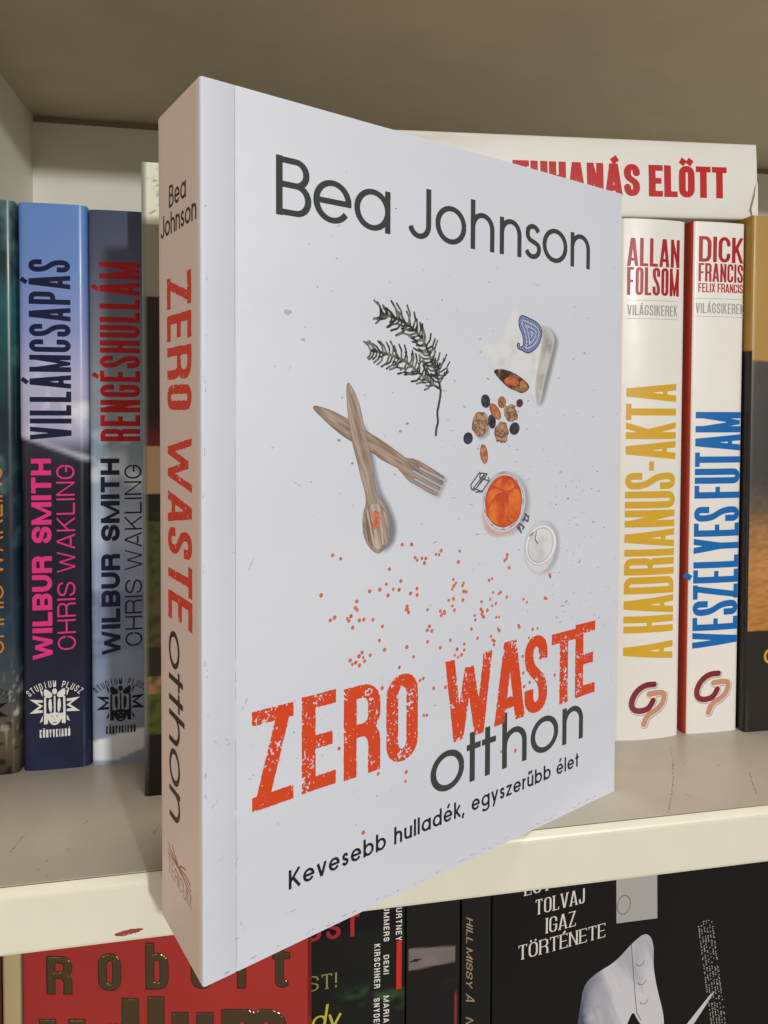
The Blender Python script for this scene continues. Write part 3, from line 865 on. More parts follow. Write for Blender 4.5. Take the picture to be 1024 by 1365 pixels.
# big distressed title
t = Ink(9, 33, 140, 65, 0.14)
TB = {'Z': (12.1, 23.1, 36.6, 60.5), 'E': (25.4, 35.2, 36.8, 60.9), 'R': (37.6, 49.0, 36.4, 60.2), 'O': (51.0, 61.6, 36.4, 60.3), 'W': (71.2, 89.8, 36.6, 60.5), 'A': (90.6, 103.6, 37.1, 61.8), 'S': (103.4, 113.6, 37.1, 61.4), 'T': (115.6, 127.2, 37.0, 60.4), 'F': (127.0, 136.9, 37.3, 61.5)}
for ch, (x0, x1, y0, y1) in TB.items():
    c = 'E' if ch == 'F' else ch
    sv = 3.9 if c not in 'WA' else 4.3
    S, _ = cond(c, x1 - x0, y1 - y0, sv, 3.4, 1.1)
    t.strokes(S, sv, 3.4, clip=(0, 0, x1 - x0, y1 - y0), off=(x0, y0), shear=0.0)
t.D += 0.0
t.grunge(2.2, 0.5, 0.08, 2, 0.79)
t.dots([(float(x), float(y)) for x, y in zip(rng.uniform(12, 137, 90), rng.uniform(36.5, 61, 90))], 0.12)
t.build('title_lettering', ink_red, main, fr(0.06))

o_ = Ink(64, 20, 134, 44, 0.11)
for ch, x0, x1 in (('o', 66.2, 78.8), ('t', 79.7, 85.2), ('t', 85.7, 91.4), ('h', 94.0, 104.6), ('o', 106.3, 119.1), ('n', 121.0, 131.2)):
    S, _ = geo(ch, x1 - x0, 11.9, 17.0, 2.05)
    if ch == 't':
        S = [[((x1 - x0) * 0.40, 0), ((x1 - x0) * 0.40, 14.6)], [(0, 10.3), (x1 - x0, 10.3)]]
    o_.strokes(S, 2.05, 1.75, off=(x0, 23.2))
o_.build('title_lettering', ink_dark, main, fr(0.03))
s_ = Ink(20, 11, 132, 22, 0.08)
geo_text(s_, 'Kevesebb hulladék, egyszerűbb élet', 21.8, 14.2, 107.4, 3.45, 4.75, 0.77, gap=0.2, space=0.62)
s_.build('subtitle_lettering', ink_black, main, fr(0.03))

# ---- printed pictures
art = mat('printed_picture', None, 0.42, attr=True, coat=0.1)
art_soft = mat('printed_soft_picture', None, 0.42, attr=True, alpha_attr=True)


def bounds(*ps):
    q = [p for l in ps for p in l]
    return min(p[0] for p in q) - 1, min(p[1] for p in q) - 1, max(p[0] for p in q) + 1, max(p[1] for p in q) + 1


def wood(seed, ang, c0=(150, 122, 102), c1=(196, 172, 150), dark=(118, 92, 76)):
    ca, sa = math.cos(ang), math.sin(ang)
    def f(u, v, d):
        l = u * ca + v * sa; q = -u * sa + v * ca
        g = fbm(l * 0.07, q, 0.42, seed, 3)
        c = mixc(lin(c0) + 0 * u[:, None], lin(c1), (g - 0.25) * 2)
        return mixc(c, lin(dark), np.clip((0.32 - d) / 0.32, 0, 1) * 0.75)
    return f


def simple(name, polys, colfn, lift, res=0.13, sm=2, grow=0.0, parent=None, soft=False):
    k = Ink(*bounds(*polys), res)
    for p in polys:
        k.poly(smoothp(p, sm) if sm else p, grow=grow)
    return k.build(name, art_soft if soft else art, parent or main, fr(lift), colfn)


def softshade(poly, name, strength, rgb=(96, 98, 112), w=2.2, lift=0.012):  # soft cast shadows of the pictured things, drawn into the cover print
    k = Ink(*[b + s for b, s in zip(bounds(poly), (-2, -2, 2, 2))], 0.3)
    k.poly(smoothp(poly, 2), grow=w * 0.5)
    def f(u, v, d):
        c = np.ones((len(u), 4)); c[:, :3] = lin(rgb); t = np.clip(d / w, 0, 1); c[:, 3] = strength * t * t * (3 - 2 * t)
        return c
    return k.build(name, art_soft, main, fr(lift), f)


softshade(SPSHADOW, 'printed_shadow', 0.55)
softshade(BAGSH, 'printed_shadow', 0.42)
softshade([(p[0] + 1.8, p[1] - 0.8) for p in JRIM], 'printed_shadow', 0.30, w=2.6)
softshade([(p[0] + 2.0, p[1] - 0.3) for p in LIDO], 'printed_shadow', 0.22, w=2.2)
softshade([(p[0] + 1.0, p[1] - 0.7) for p in FORKHEAD], 'printed_shadow', 0.25, w=1.6)
softshade([(p[0] + 0.7, p[1] - 0.5) for p in [q for l in WALN for q in l]][:24], 'printed_shadow', 0.3, w=1.5)

kf = Ink(*bounds(FORKH, FORKHEAD), 0.12)
kf.poly(smoothp(FORKH, 2)); kf.poly(smoothp(FORKHEAD, 1))
for p in SLITS:
    (x0, y0), (x1, y1) = p
    q = Ink.__new__(Ink); q.__dict__.update(kf.__dict__); q.D = np.full(kf.X.shape, 1e3)
    q.strokes([p], 0.75, 0.75, cap='r'); kf.D = np.maximum(kf.D, -q.D)
kf.build('printed_fork', art, main, fr(0.03), wood(5, -0.55, (128, 106, 94), (178, 158, 144), (104, 82, 72)))
simple('printed_spoon', [SPOON], wood(9, -1.25, (136, 116, 104), (184, 166, 154), (110, 90, 78)), 0.05, 0.12)
simple('printed_spoon_bowl', [BOWL], wood(12, -1.35, (124, 100, 86), (206, 192, 178), (116, 96, 84)), 0.07, 0.12)


def lent_col(u, v, d):
    n = vnoise(u, v, 1.1, 3)
    c = mixc(lin((206, 84, 46)) + 0 * u[:, None], lin((236, 132, 92)), n)
    return mixc(c, lin((150, 56, 34)), np.clip((0.12 - d) / 0.12, 0, 1) * 0.6)


R0 = random.Random(5)
lk = Ink(*bounds(SPBEADS), 0.07); lk.dots(SPBEADS, 0.48); lk.build('printed_lentils', art, main, fr(0.09), lent_col)
lk = Ink(*bounds(LENT), 0.10); lk.dots(LENT + [(p[0] + R0.gauss(0, 1.6), p[1] + R0.gauss(0, 1.4)) for p in LENT if R0.random() < 0.3], 0.5)
lk.build('printed_lentils', art, main, fr(0.035), lent_col)

# rosemary
rk_ = Ink(*[b + s for b, s in zip(bounds(ROSE1, ROSE2), (-5, -5, 6, 6))], 0.09)
R2 = random.Random(4)


def needles(path, start, l0, l1, n, sv):
    P = [Vector((p[0], p[1])) for p in path]
    seg = [(P[i + 1] - P[i]).length for i in range(len(P) - 1)]
    tot = sum(seg)
    for i in range(n):
        t = tot * (start + (1 - start) * i / (n - 1)); k = 0
        while k < len(seg) - 1 and t > seg[k]:
            t -= seg[k]; k += 1
        d = (P[k + 1] - P[k]).normalized(); p = P[k] + d * min(t, seg[k])
        for sd in (-1, 1):
            a_ = math.radians(R2.uniform(36, 88)) * sd
            L = R2.uniform(l0, l1) * (0.75 + 0.25 * math.sin(math.pi * i / n))
            q = Vector((d.x * math.cos(a_) - d.y * math.sin(a_), d.x * math.sin(a_) + d.y * math.cos(a_)))
            b_ = a_ * 0.55
            q2 = Vector((d.x * math.cos(b_) - d.y * math.sin(b_), d.x * math.sin(b_) + d.y * math.cos(b_)))
            m_ = p + q * L * 0.55; e_ = m_ + q2 * L * 0.45
            rk_.strokes([[tuple(p), tuple(m_), tuple(e_)]], sv, sv, cap='r')


rk_.strokes([smoothp(ROSE1, 1, False), smoothp(ROSE2, 1, False)], 0.75, 0.75, cap='r')
needles(ROSE1, 0.38, 3.0, 5.6, 30, 0.56)
needles(ROSE2, 0.08, 2.8, 5.2, 24, 0.54)
needles(ROSE3, 0.20, 3.2, 5.0, 6, 0.47)


def rose_col(u, v, d):
    n = vnoise(u, v, 0.9, 6)
    c = mixc(lin((36, 42, 42)) + 0 * u[:, None], lin((116, 124, 108)), (n - 0.35) * 2.0)
    return mixc(c, lin((66, 58, 56)), (156 - 0 * u - v) * 0 + (v < ROSE2[0][1] - 1) * 0.9)


rk_.build('printed_rosemary', art, main, fr(0.03), rose_col)


# cloth bag of nuts
def bag_col(u, v, d):
    c = mixc(lin((222, 224, 226)) + 0 * u[:, None], lin((198, 200, 204)), (fbm(u, v, 4, 2) - 0.45) * 2)
    return mixc(c, lin(PAPER), np.clip((1.6 - d) / 1.6, 0, 1) * 0.85)


simple('printed_bag', [BAG], bag_col, 0.03)
simple('printed_bag_fold', [BAGSIDE], lambda u, v, d: mixc(lin((200, 198, 194)) + 0 * u[:, None], lin((150, 148, 150)), np.clip(fbm(u, v, 2.5, 7) * 1.6 - 0.4, 0, 1) * np.clip(d / 1.2, 0, 1)), 0.045)
simple('printed_bag_opening', [BAGHOLE], lambda u, v, d: mixc(lin((58, 34, 26)) + 0 * u[:, None], lin((150, 104, 74)), (fbm(u, v, 1.2, 9) - 0.45) * 3), 0.06, 0.1)
nut_c = lambda a, b, s: (lambda u, v, d: mixc(mixc(lin(a) + 0 * u[:, None], lin(b), (fbm(u, v, 0.8, s) - 0.3) * 2), lin((84, 44, 28)), np.clip((0.3 - d) / 0.3, 0, 1) * 0.7))
simple('printed_nut', [BAGNUT], nut_c((176, 84, 48), (214, 126, 80), 1), 0.08, 0.09)
simple('printed_nut', [BAGNUT2], nut_c((150, 100, 60), (196, 146, 96), 4), 0.08, 0.09)


def pais_col(u, v, d):
    ph = np.sin(d * 5.2)
    dots = np.sin(u * 6.0) * np.sin(v * 6.0)
    blue = lin((38, 62, 132)); pale = lin((200, 210, 234))
    t = np.where(d < 0.42, 0.0, np.where(ph > 0.35, 0.75, np.where(dots > 0.35, 0.65, 0.12)))
    return mixc(blue + 0 * u[:, None], pale, t)


simple('printed_paisley', [PAIS], pais_col, 0.07, 0.09)
for p in RAIS:
    simple('printed_raisin', [p], nut_c((30, 30, 42), (70, 72, 92), 2), 0.05, 0.1, 1, 0.0)
simple('printed_raisin', CRAN, nut_c((70, 26, 38), (120, 60, 70), 2), 0.04, 0.09)
simple('printed_nut', HAZEL, nut_c((140, 78, 50), (190, 130, 96), 3), 0.04, 0.09)
for p in ALM:
    simple('printed_almond', [p], nut_c((158, 86, 52), (206, 142, 100), 6), 0.06, 0.09)


def waln_col(u, v, d):
    r = np.abs(fbm(u, v, 1.25, 11, 4) - 0.5) * 7
    c = mixc(lin((96, 64, 48)) + 0 * u[:, None], lin((188, 150, 120)), np.clip(r, 0, 1) * (0.75 + 0.4 * vnoise(u, v, 0.6, 4)))
    return mixc(c, lin((92, 62, 44)), np.clip((0.35 - d) / 0.35, 0, 1) * 0.7)


for k_, p in enumerate(WALN):
    w_ = Ink(*bounds(p), 0.1); w_.poly(p); w_.D += (vnoise(w_.X, w_.Y, 1.3, k_) - 0.5) * 0.9
    w_.build('printed_walnut', art, main, fr(0.04), waln_col)


# jar of dried apricots with its open lid
simple('printed_jar_body', [JBODY], lambda u, v, d: mixc(lin((208, 164, 156)) + 0 * u[:, None], lin(PAPER), np.clip((1.0 - d) / 1.0, 0, 1) * 0.6 + 0.5 * (vnoise(u, v, 3, 4) - 0.4)), 0.03)
simple('printed_jar_rim', [JRIM], lambda u, v, d: mixc(lin((112, 118, 128)) + 0 * u[:, None], lin((206, 209, 216)), np.clip((max(p[1] for p in JIN) - v) / 9 + 0.55 * vnoise(u, v, 3, 3) + 0.35, 0, 1)), 0.045, sm=0)
simple('printed_jar_rim', [JRIM2], lambda u, v, d: mixc(lin((222, 222, 228)) + 0 * u[:, None], lin((128, 130, 140)), np.clip((0.35 - d) / 0.3, 0, 1) * 0.8 + 0.5 * (vnoise(u, v, 1.6, 8) > 0.66)), 0.055, sm=0)
simple('printed_jar_mouth', [JIN], lambda u, v, d: mixc(lin((186, 64, 38)) + 0 * u[:, None], lin((208, 92, 60)), vnoise(u, v, 2, 5)), 0.065, sm=0)


def apr_col(k):
    def f(u, v, d):
        c = mixc(lin((200, 70, 32)) + 0 * u[:, None], lin((236, 124, 56)), (fbm(u, v, 3.0, 20 + k) - 0.3) * 2.2)
        return mixc(c, lin((168, 48, 26)), np.clip((0.5 - d) / 0.5, 0, 1) * 0.7)
    return f


for k_, p in enumerate(APR):
    simple('printed_apricot', [p], apr_col(k_), 0.075 + 0.008 * k_, 0.11)
wire = mat('ink_wire_grey', (98, 99, 108), 0.45, speck=(1800, 0.6))
w_ = Ink(*bounds(*CLIP, *HINGE, *LIDWIRE), 0.1)
for p in CLIP:
    w_.strokes([p], 0.42, 0.42, cap='r')
for p in HINGE:
    w_.strokes([p], 0.6, 0.6, cap='r')
w_.build('printed_jar_clip', wire, main, fr(0.05))
simple('printed_lid', [LIDO], lambda u, v, d: mixc(lin((218, 219, 224)) + 0 * u[:, None], lin((190, 192, 200)), np.clip((0.9 - d) / 0.9, 0, 1) * 0.7), 0.03, sm=0)
simple('printed_lid', [LIDR], lambda u, v, d: mixc(lin((238, 238, 242)) + 0 * u[:, None], lin((164, 166, 174)), np.clip((0.4 - d) / 0.4, 0, 1)), 0.045, sm=0)
simple('printed_lid', [LIDR2], lambda u, v, d: mixc(mixc(lin((194, 197, 204)) + 0 * u[:, None], lin((224, 226, 231)), fbm(u, v, 4, 2) * 2 - 0.5), lin((128, 130, 140)), np.clip((0.4 - d) / 0.4, 0, 1) * 0.9), 0.06, sm=0)
w_ = Ink(*bounds(*LIDWIRE), 0.1)
for p in LIDWIRE:
    w_.strokes([p], 0.36, 0.36, cap='r')
w_.build('printed_jar_clip', wire, main, fr(0.08))

# paint chips and specks of the printed table top
sp_ = Ink(9, 8, 146, 202, 0.11)
R3 = random.Random(11)
for _ in range(330):
    cl = R3.choice([(118, 118, 16, 26), (124, 84, 14, 14), (96, 128, 30, 22), (60, 150, 50, 36), (70, 90, 60, 40), (126, 96, 10, 12)])
    x, y = R3.gauss(cl[0], cl[2]), R3.gauss(cl[1], cl[3])
    if not (10 < x < 145 and 9 < y < 200):
        continue
    L = R3.choice([0.05, 0.1, 0.3, 0.8, 1.4]) * R3.random(); r = R3.uniform(0.12, 0.34)
    an = R3.gauss(0, 0.35)
    sp_.strokes([[(x, y), (x + L * math.cos(an) + 0.02, y + L * math.sin(an))]], r, r, cap='r')
for p in ((21.5, 155, 1.5), (25.8, 148.6, 0.9), (57.5, 128, 0.7), (55.2, 126, 0.7), (119, 112, 1.1), (40, 118, 0.7), (36, 124, 0.7)):
    sp_.poly([(p[0] + p[2] * 0.8 * math.cos(q) * (0.7 + 0.5 * R3.random()), p[1] + p[2] * 0.5 * math.sin(q) * (0.7 + 0.5 * R3.random())) for q in np.linspace(0, 6.28, 9)[:-1]])
sp_.D += 0.16 * (vnoise(sp_.X, sp_.Y, 0.5, 4) - 0.5)
sp_.build('printed_specks', mat('ink_speck', None, 0.45, attr=True), main, fr(0.024), lambda u, v, d: mixc(lin((96, 98, 108)) + 0 * u[:, None], lin((190, 192, 200)), vnoise(u, v, 6, 8) * 1.1))

# scuffs of the laminate near the hinge and foot
sc_ = Ink(0.1, 0.1, 148, 204.8, 0.14)
for _ in range(46):
    x = R3.choice([R3.uniform(2, 12), R3.uniform(2, 70), R3.uniform(100, 145)]); y = R3.choice([R3.uniform(5, 60), R3.uniform(5, 200)])
    an = R3.uniform(-1.2, 1.2); L = R3.uniform(0.6, 3.2)
    sc_.strokes([[(x, y), (x + L * math.cos(an), y + L * math.sin(an))]], 0.22, 0.22, cap='r')
for _ in range(80):
    ed = R3.random()
    x, y = (R3.uniform(0.4, 1.4), R3.uniform(2, 203)) if ed < 0.1 else (R3.uniform(2, 146), R3.uniform(0.6, 1.6)) if ed < 0.85 else (R3.uniform(145.5, 147.4), R3.uniform(2, 203))
    L = R3.uniform(0.3, 2.0)
    sc_.strokes([[(x, y), (x + (L if ed >= 0.1 and ed < 0.85 else 0.02), y + (L if ed < 0.1 or ed >= 0.85 else 0.02))]], 0.26, 0.26, cap='r')
sc_.grunge(0.8, 0.5, 0.1, 6, 0.60)
sc_.build('cover_scuffs', mat('scuff', (184, 187, 198), 0.6), main, fr(0.016))

k = Ink(7, 1, 9.5, 204.5, 0.12)
k.strokes([[(8.1, 0.3), (8.15, 60), (8.05, 130), (8.1, 204.6)]], 0.26, 0.26)
k.D += 0.12 * (vnoise(k.X, k.Y, 2.0, 4) - 0.5) + 0.10 * (vnoise(k.X, k.Y, 25.0, 7) - 0.3)
k.build('hinge_crease', mat('crease', (168, 172, 184), 0.6), main, lambda u, v, e: fr(-0.15)(u, v, e))

# ---- spine lettering
b1 = Ink(0, 170, 30, 190, 0.1)
geo_text(b1, 'Bea', 8.7, 180.7, 12.2, 4.0, 5.5, 0.82, gap=0.14)
geo_text(b1, 'Johnson', 2.0, 174.3, 25.8, 3.9, 5.4, 0.82, gap=0.12)
SPT = Ink(0, 0, 150, 34, 0.14)
# text runs down the spine: tx measured from the top z=200
for ch, z1, z0 in (('Z', 163.6, 156.2), ('E', 154.4, 148.3), ('R', 146.6, 139.0), ('O', 137.4, 131.6), ('W', 125.0, 112.4), ('A', 111.3, 103.8), ('S', 102.6, 96.4), ('T', 94.6, 87.6), ('E', 86.6, 79.8)):
    w__ = z1 - z0; sv = 2.0
    S, _ = cond(ch, w__, 17.2, sv, 2.5, 1.1)
    SPT.strokes(S, sv, 2.5, clip=(0, 0, w__, 17.2), off=(200 - z1, 6.9))
SPT.D -= 0.1
SPT.grunge(1.0, 0.8, 0.11, 7, 0.80)
SPT.build('spine_lettering', ink_srcol, main, lambda tx, ty, e: sp(tx, ty, e, 0.03, -90, 0, 200))
so_ = Ink(120, 0, 175, 34, 0.12)
for ch, z1, z0 in (('o', 77.0, 67.6), ('t', 67.4, 62.6), ('t', 62.2, 57.4), ('h', 56.6, 48.6), ('o', 47.6, 38.4), ('n', 37.4, 29.4)):
    S, _ = geo(ch, z1 - z0, 8.2, 11.6, 1.4)
    so_.strokes(S, 1.4, 1.25, off=(200 - z1, 6.9))
so_.build('spine_lettering', mat('ink_brown', (58, 44, 38), 0.45), main, lambda tx, ty, e: sp(tx, ty, e, 0.03, -90, 0, 200))
b1.build('spine_lettering', mat('ink_brown', (58, 44, 38), 0.45), main, lambda tx, ty, e: sp(tx, ty, e, 0.03, 0, 0, 0))
# publisher's mark near the foot: feather strokes over thin capitals
pm = Ink(2, 8, 30, 26, 0.08)
for p in ([(5.6, 21.6), (9, 20.4), (13.5, 19.4)], [(6.2, 20.1), (10, 19.6), (13.8, 19.2)], [(5.6, 18.9), (10, 19.0), (14.0, 18.9)], [(8.8, 22.4), (11, 20.8), (13.2, 19.7)],
          [(14.0, 19.3), (18.5, 19.9), (22.2, 19.2)], [(14.2, 19.0), (18.5, 18.9), (22.4, 17.9)], [(14.4, 18.7), (18.5, 18.0), (22.4, 16.6)], [(14.3, 19.7), (16.5, 20.8), (18.8, 21.2)]):
    pm.strokes([smoothp(p, 2, False)], 0.34, 0.34, cap='r')
pm.build('publisher_mark', mat('ink_mark_red', (170, 84, 62), 0.45), main, lambda tx, ty, e: sp(tx, ty, e, 0.03, 0, 0, 0))
pm = Ink(2, 6, 30, 22, 0.08)
cond_text(pm, 'TERICUM', 5.8, 14.4, 16.8, 3.6, 0.24, 0.24, gap=2.2)
pm.build('publisher_mark', mat('ink_mark_brown', (150, 112, 96), 0.45), main, lambda tx, ty, e: sp(tx, ty - 0.06 * (tx - 6), e, 0.03, 0, 0, 0))

# ------------------------------------------------------------------ back row
gloss = mat('gloss_jacket', None, 0.30, attr=True, coat=0.04, bump=(60, 0.03), spec=0.35)
satin = mat('satin_jacket', None, 0.36, attr=True, coat=0.03, bump=(90, 0.03), spec=0.4)


def upright(name, label, x0, x1, y, depth, H, colfn, m, th=1.6, bulge=0.0, rad=2.2, rot=0.0, page=(232, 222, 200), nz=200, nf=30, z=0.0, cat='book'):
    r = thing(name, label, cat, (x0, y, z), rot)
    w = (x1 - x0) * 1000
    book_body(r, w, depth, H, th, m, lambda u, v: colfn(u, v, w), bulge, rad, 0.0, nf, nz, page)
    return r, w


def emblem(root, w, bulge, cx, z, m, k=1.0):
    """arched name over a winged mask between two pointed stars, a name line below"""
    e = Ink(-12, -13, 12, 14, 0.1)
    txt = 'STUDIUM PLUSZ'
    rad = 12.5
    n = len(txt)
    for i, ch in enumerate(txt):
        if ch == ' ':
            continue
        an = math.radians(40 - 80 * i / (n - 1)); px, py = rad * math.sin(-an), rad * math.cos(an) - 4.7
        S, _ = cond(ch, 1.0 if ch != 'I' else 0.3, 2.4, 0.26, 0.26)
        ww = 1.0 if ch != 'I' else 0.3
        R_ = lambda p: (px + (p[0] - ww / 2) * math.cos(an) - p[1] * math.sin(an), py + (p[0] - ww / 2) * math.sin(an) + p[1] * math.cos(an))
        S2 = [[R_((min(max(p[0], 0.1), ww - 0.1), min(max(p[1], 0.1), 2.3))) for p in s] for s in S]
        e.strokes(S2, 0.27, 0.27, cap='r')
    cond_text(e, 'KÖNYVKIADÓ', -5.2, -10.6, 10.4, 2.9, 0.34, 0.26, gap=1.1)
    for s in (-1, 1):
        f = lambda l: [(s * p[0], p[1]) for p in l]
        e.poly(f([(4.1, 3.2), (8.6, 3.6), (5.2, 1.1), (8.6, -1.6), (4.1, -1.4), (4.1, -0.5), (6.0, -0.4), (4.0, 1.0), (6.0, 2.4), (4.1, 2.3)]))
        e.poly(f([(4.1, 4.2), (5.1, 7.2), (4.1, 6.3)])); e.poly(f([(4.1, -2.4), (5.2, -5.2), (4.1, -4.4)]))
        e.poly(smoothp(f([(0.6, 5.2), (2.4, 6.9), (3.7, 7.3), (3.6, 4.2), (1.2, 3.8)]), 1))
        e.poly(f([(2.9, 4.2), (3.6, 4.2), (3.7, -2), (2.9, -2)]))
        e.poly(smoothp(f([(1.0, 3.4), (1.9, 3.6), (2.2, 1.0), (1.6, -1.6), (0.9, -1.2)]), 1))
        e.poly(f([(2.2, -1.8), (3.7, -1.8), (3.7, -5.8), (2.4, -5.6)]))
    e.poly(smoothp([(-2.6, -1.6), (2.6, -1.6), (2.4, -4), (1.0, -6.2), (-1.0, -6.2), (-2.4, -4)], 2))
    e.poly([(-0.28, 4.6), (0.28, 4.6), (0.3, -2), (-0.3, -2)])
    e.poly([(0.85 * math.cos(q), 6.2 + 1.1 * math.sin(q)) for q in np.linspace(0, 6.2, 14)])
    for p in ([(-1.5, -2.9), (-0.5, -3.1), (-0.6, -2.7)], [(1.5, -2.9), (0.5, -3.1), (0.6, -2.7)], [(-0.8, -5.1), (0.8, -5.1), (0.6, -5.4), (-0.6, -5.4)], [(-0.2, -4.2), (0.2, -4.2), (0, -3.6)]):
        e.poly(p, sub=True)
    e.build('publisher_emblem', m, root, spine_warp(w, bulge, cx, z, 0.05, 0))


def vil_col(u, v, w):
    c = ramp(v, [(0, (44, 50, 80)), (40, (36, 38, 62)), (75, (36, 34, 54)), (108, (52, 48, 60)), (116, (80, 76, 92)), (122, (176, 176, 204)), (140, (186, 184, 214)), (160, (140, 154, 208)), (185, (108, 142, 204)), (205, (100, 138, 202))])
    c = mixc(c, lin((236, 236, 244)), np.clip((fbm(u, v, 11, 3) - 0.46) * 5, 0, 1) * np.exp(-((v - 134) / 15) ** 2))
    line = 122 - (u) * 0.40
    below = np.clip((line - v) / 1.2, 0, 1)
    dk = ramp(v, [(0, (50, 58, 98)), (24, (44, 50, 86)), (60, (36, 36, 60)), (100, (44, 42, 60)), (123, (66, 62, 78))])
    dk = dk * (0.25 + 0.5 * fbm(u, v, 12, 8)[:, None])
    c = mixc(c, dk, below)
    st = np.exp(-((v - line - 0.5 + 1.4 * (fbm(u, v, 5, 5) - 0.5)) / 1.1) ** 2) * np.clip(u / w, 0.1, 1)
    return np.clip(mixc(c, lin((214, 214, 232)), st * 0.8) * 1.02, 0, 0.88)


def ren_col(u, v, w):
    br = 1.0
    c = ramp(v, [(0, (150, 162, 186)), (16, (128, 140, 164)), (40, (126, 146, 172)), (62, (112, 126, 158)), (66, (150, 164, 194)), (76, (146, 162, 196)), (84, (176, 190, 214)), (100, (150, 168, 188)), (116, (128, 150, 166)), (135, (128, 142, 152)), (160, (112, 116, 130)), (185, (80, 86, 108)), (205, (66, 72, 96))])
    c = mixc(c, lin((226, 232, 242)), np.clip((fbm(u * 0.9, v, 11, 13) - 0.5) * 6, 0, 1) * np.exp(-((v - 90) / 30) ** 2))
    c = mixc(c, lin((84, 100, 136)), np.clip((fbm(u * 0.4, v * 2, 12, 14) - 0.55) * 5, 0, 1) * np.exp(-((v - 48) / 22) ** 2) * 0.8)
    ice = 8 + 4.5 * np.clip(u / w * 1.6, 0, 1) + 1.2 * fbm(u, v, 4, 6)
    low = 1.5 + 4 * np.clip(u / w - 0.45, 0, 1) * 2
    c = np.clip(c * 1.08, 0, 0.86)
    return mixc(c, lin((236, 240, 248)), np.clip((ice - v) / 0.7, 0, 1) * np.clip((v - low) / 0.6, 0, 1) * 0.9)


def teal_col(u, v, w):
    c = ramp(v, [(0, (56, 52, 44)), (14, (104, 88, 66)), (22, (86, 80, 70)), (34, (70, 80, 86)), (52, (40, 60, 78)), (80, (32, 44, 58)), (120, (32, 54, 66)), (150, (28, 74, 78)), (170, (34, 96, 98)), (183, (30, 52, 56)), (205, (30, 34, 38))])
    n = fbm(u, v * 0.6, 9, 17)
    c = mixc(c, lin((120, 176, 176)), np.clip((n - 0.55) * 5, 0, 1) * np.clip((v - 45) / 40, 0, 1) * 0.5)
    c = mixc(c, lin((24, 28, 34)), np.clip((0.45 - n) * 4, 0, 1) * 0.6)
    spots = np.clip((vnoise(u, v, 2.2, 9) - 0.62) * 8, 0, 1) * (v < 20)
    c = mixc(c, lin((34, 24, 18)), spots)
    return mixc(c, lin((196, 196, 190)), np.clip((vnoise(u * 3, v, 2.5, 12) - 0.7) * 6, 0, 1) * np.exp(-((v - 24) / 10) ** 2) * 0.8)


YL = 0.0699
navy_ink = mat('ink_navy', (30, 34, 66), 0.3)
r1, w1 = upright('hardback_book', 'blue hardback with a tall navy title and pink author lettering on its spine', -0.0528, -0.0296, YL, 140, 204.8, vil_col, gloss, bulge=0.5)
k = Ink(0, 0, 70, 24, 0.1); cond_text(k, 'VILLÁMCSAPÁS', 1.0, 0, 64.4, 14.0, 1.8, 1.7, gap=0.6, rk=1.3)
k.build('title_lettering', navy_ink, r1, spine_warp(w1, .5, 17.7, 119.4, 0.05, 90))
k = Ink(0, 0, 80, 12, 0.1); cond_text(k, 'WILBUR SMITH', 0.6, 0, 73.0, 6.8, 1.75, 1.5, gap=0.42, rk=1.0, space=0.8)
k.build('author_lettering', mat('ink_pink', (232, 58, 140), 0.35), r1, spine_warp(w1, .5, 10.7, 40.0, 0.05, 90))
k = Ink(0, 0, 80, 12, 0.1); cond_text(k, 'CHRIS WAKLING', 0.6, 0, 67.4, 6.2, 0.62, 0.62, gap=1.6, rk=1.0, space=0.7)
k.build('author_lettering', mat('ink_pink', (232, 58, 140), 0.35), r1, spine_warp(w1, .5, 18.6, 43.2, 0.05, 90))
emblem(r1, w1, .5, 11.2, 22.6, mat('ink_white', (232, 232, 228), 0.35))

foil = mat('red_foil', (176, 26, 32), 0.3, 0.55, bump=(700, 0.5))
r2, w2 = upright('hardback_book', 'grey blue hardback with a tall red foil title on its spine', -0.0293, -0.0082, YL + 0.0005, 140, 203.6, ren_col, gloss, bulge=0.5)
k = Ink(0, 0, 70, 24, 0.1); cond_text(k, 'RENGÉSHULLÁM', 0.4, 0, 65.2, 13.8, 1.8, 1.7, gap=0.6, rk=1.3)
k.build('title_lettering', foil, r2, spine_warp(w2, .5, 17.8, 119.3, 0.05, 90), emboss=0.12, ebw=0.35)
k = Ink(0, 0, 80, 12, 0.1); cond_text(k, 'WILBUR SMITH', 0.6, 0, 72.6, 6.6, 1.7, 1.5, gap=0.42, rk=1.0, space=0.8)
k.build('author_lettering', navy_ink, r2, spine_warp(w2, .5, 10.5, 40.2, 0.05, 90))
k = Ink(0, 0, 80, 12, 0.1); cond_text(k, 'CHRIS WAKLING', 0.6, 0, 67.2, 6.0, 0.6, 0.6, gap=1.6, rk=1.0, space=0.7)
k.build('author_lettering', navy_ink, r2, spine_warp(w2, .5, 18.2, 43.2, 0.05, 90))
emblem(r2, w2, .5, 10.4, 22.0, mat('ink_black_gloss', (24, 24, 30), 0.35))

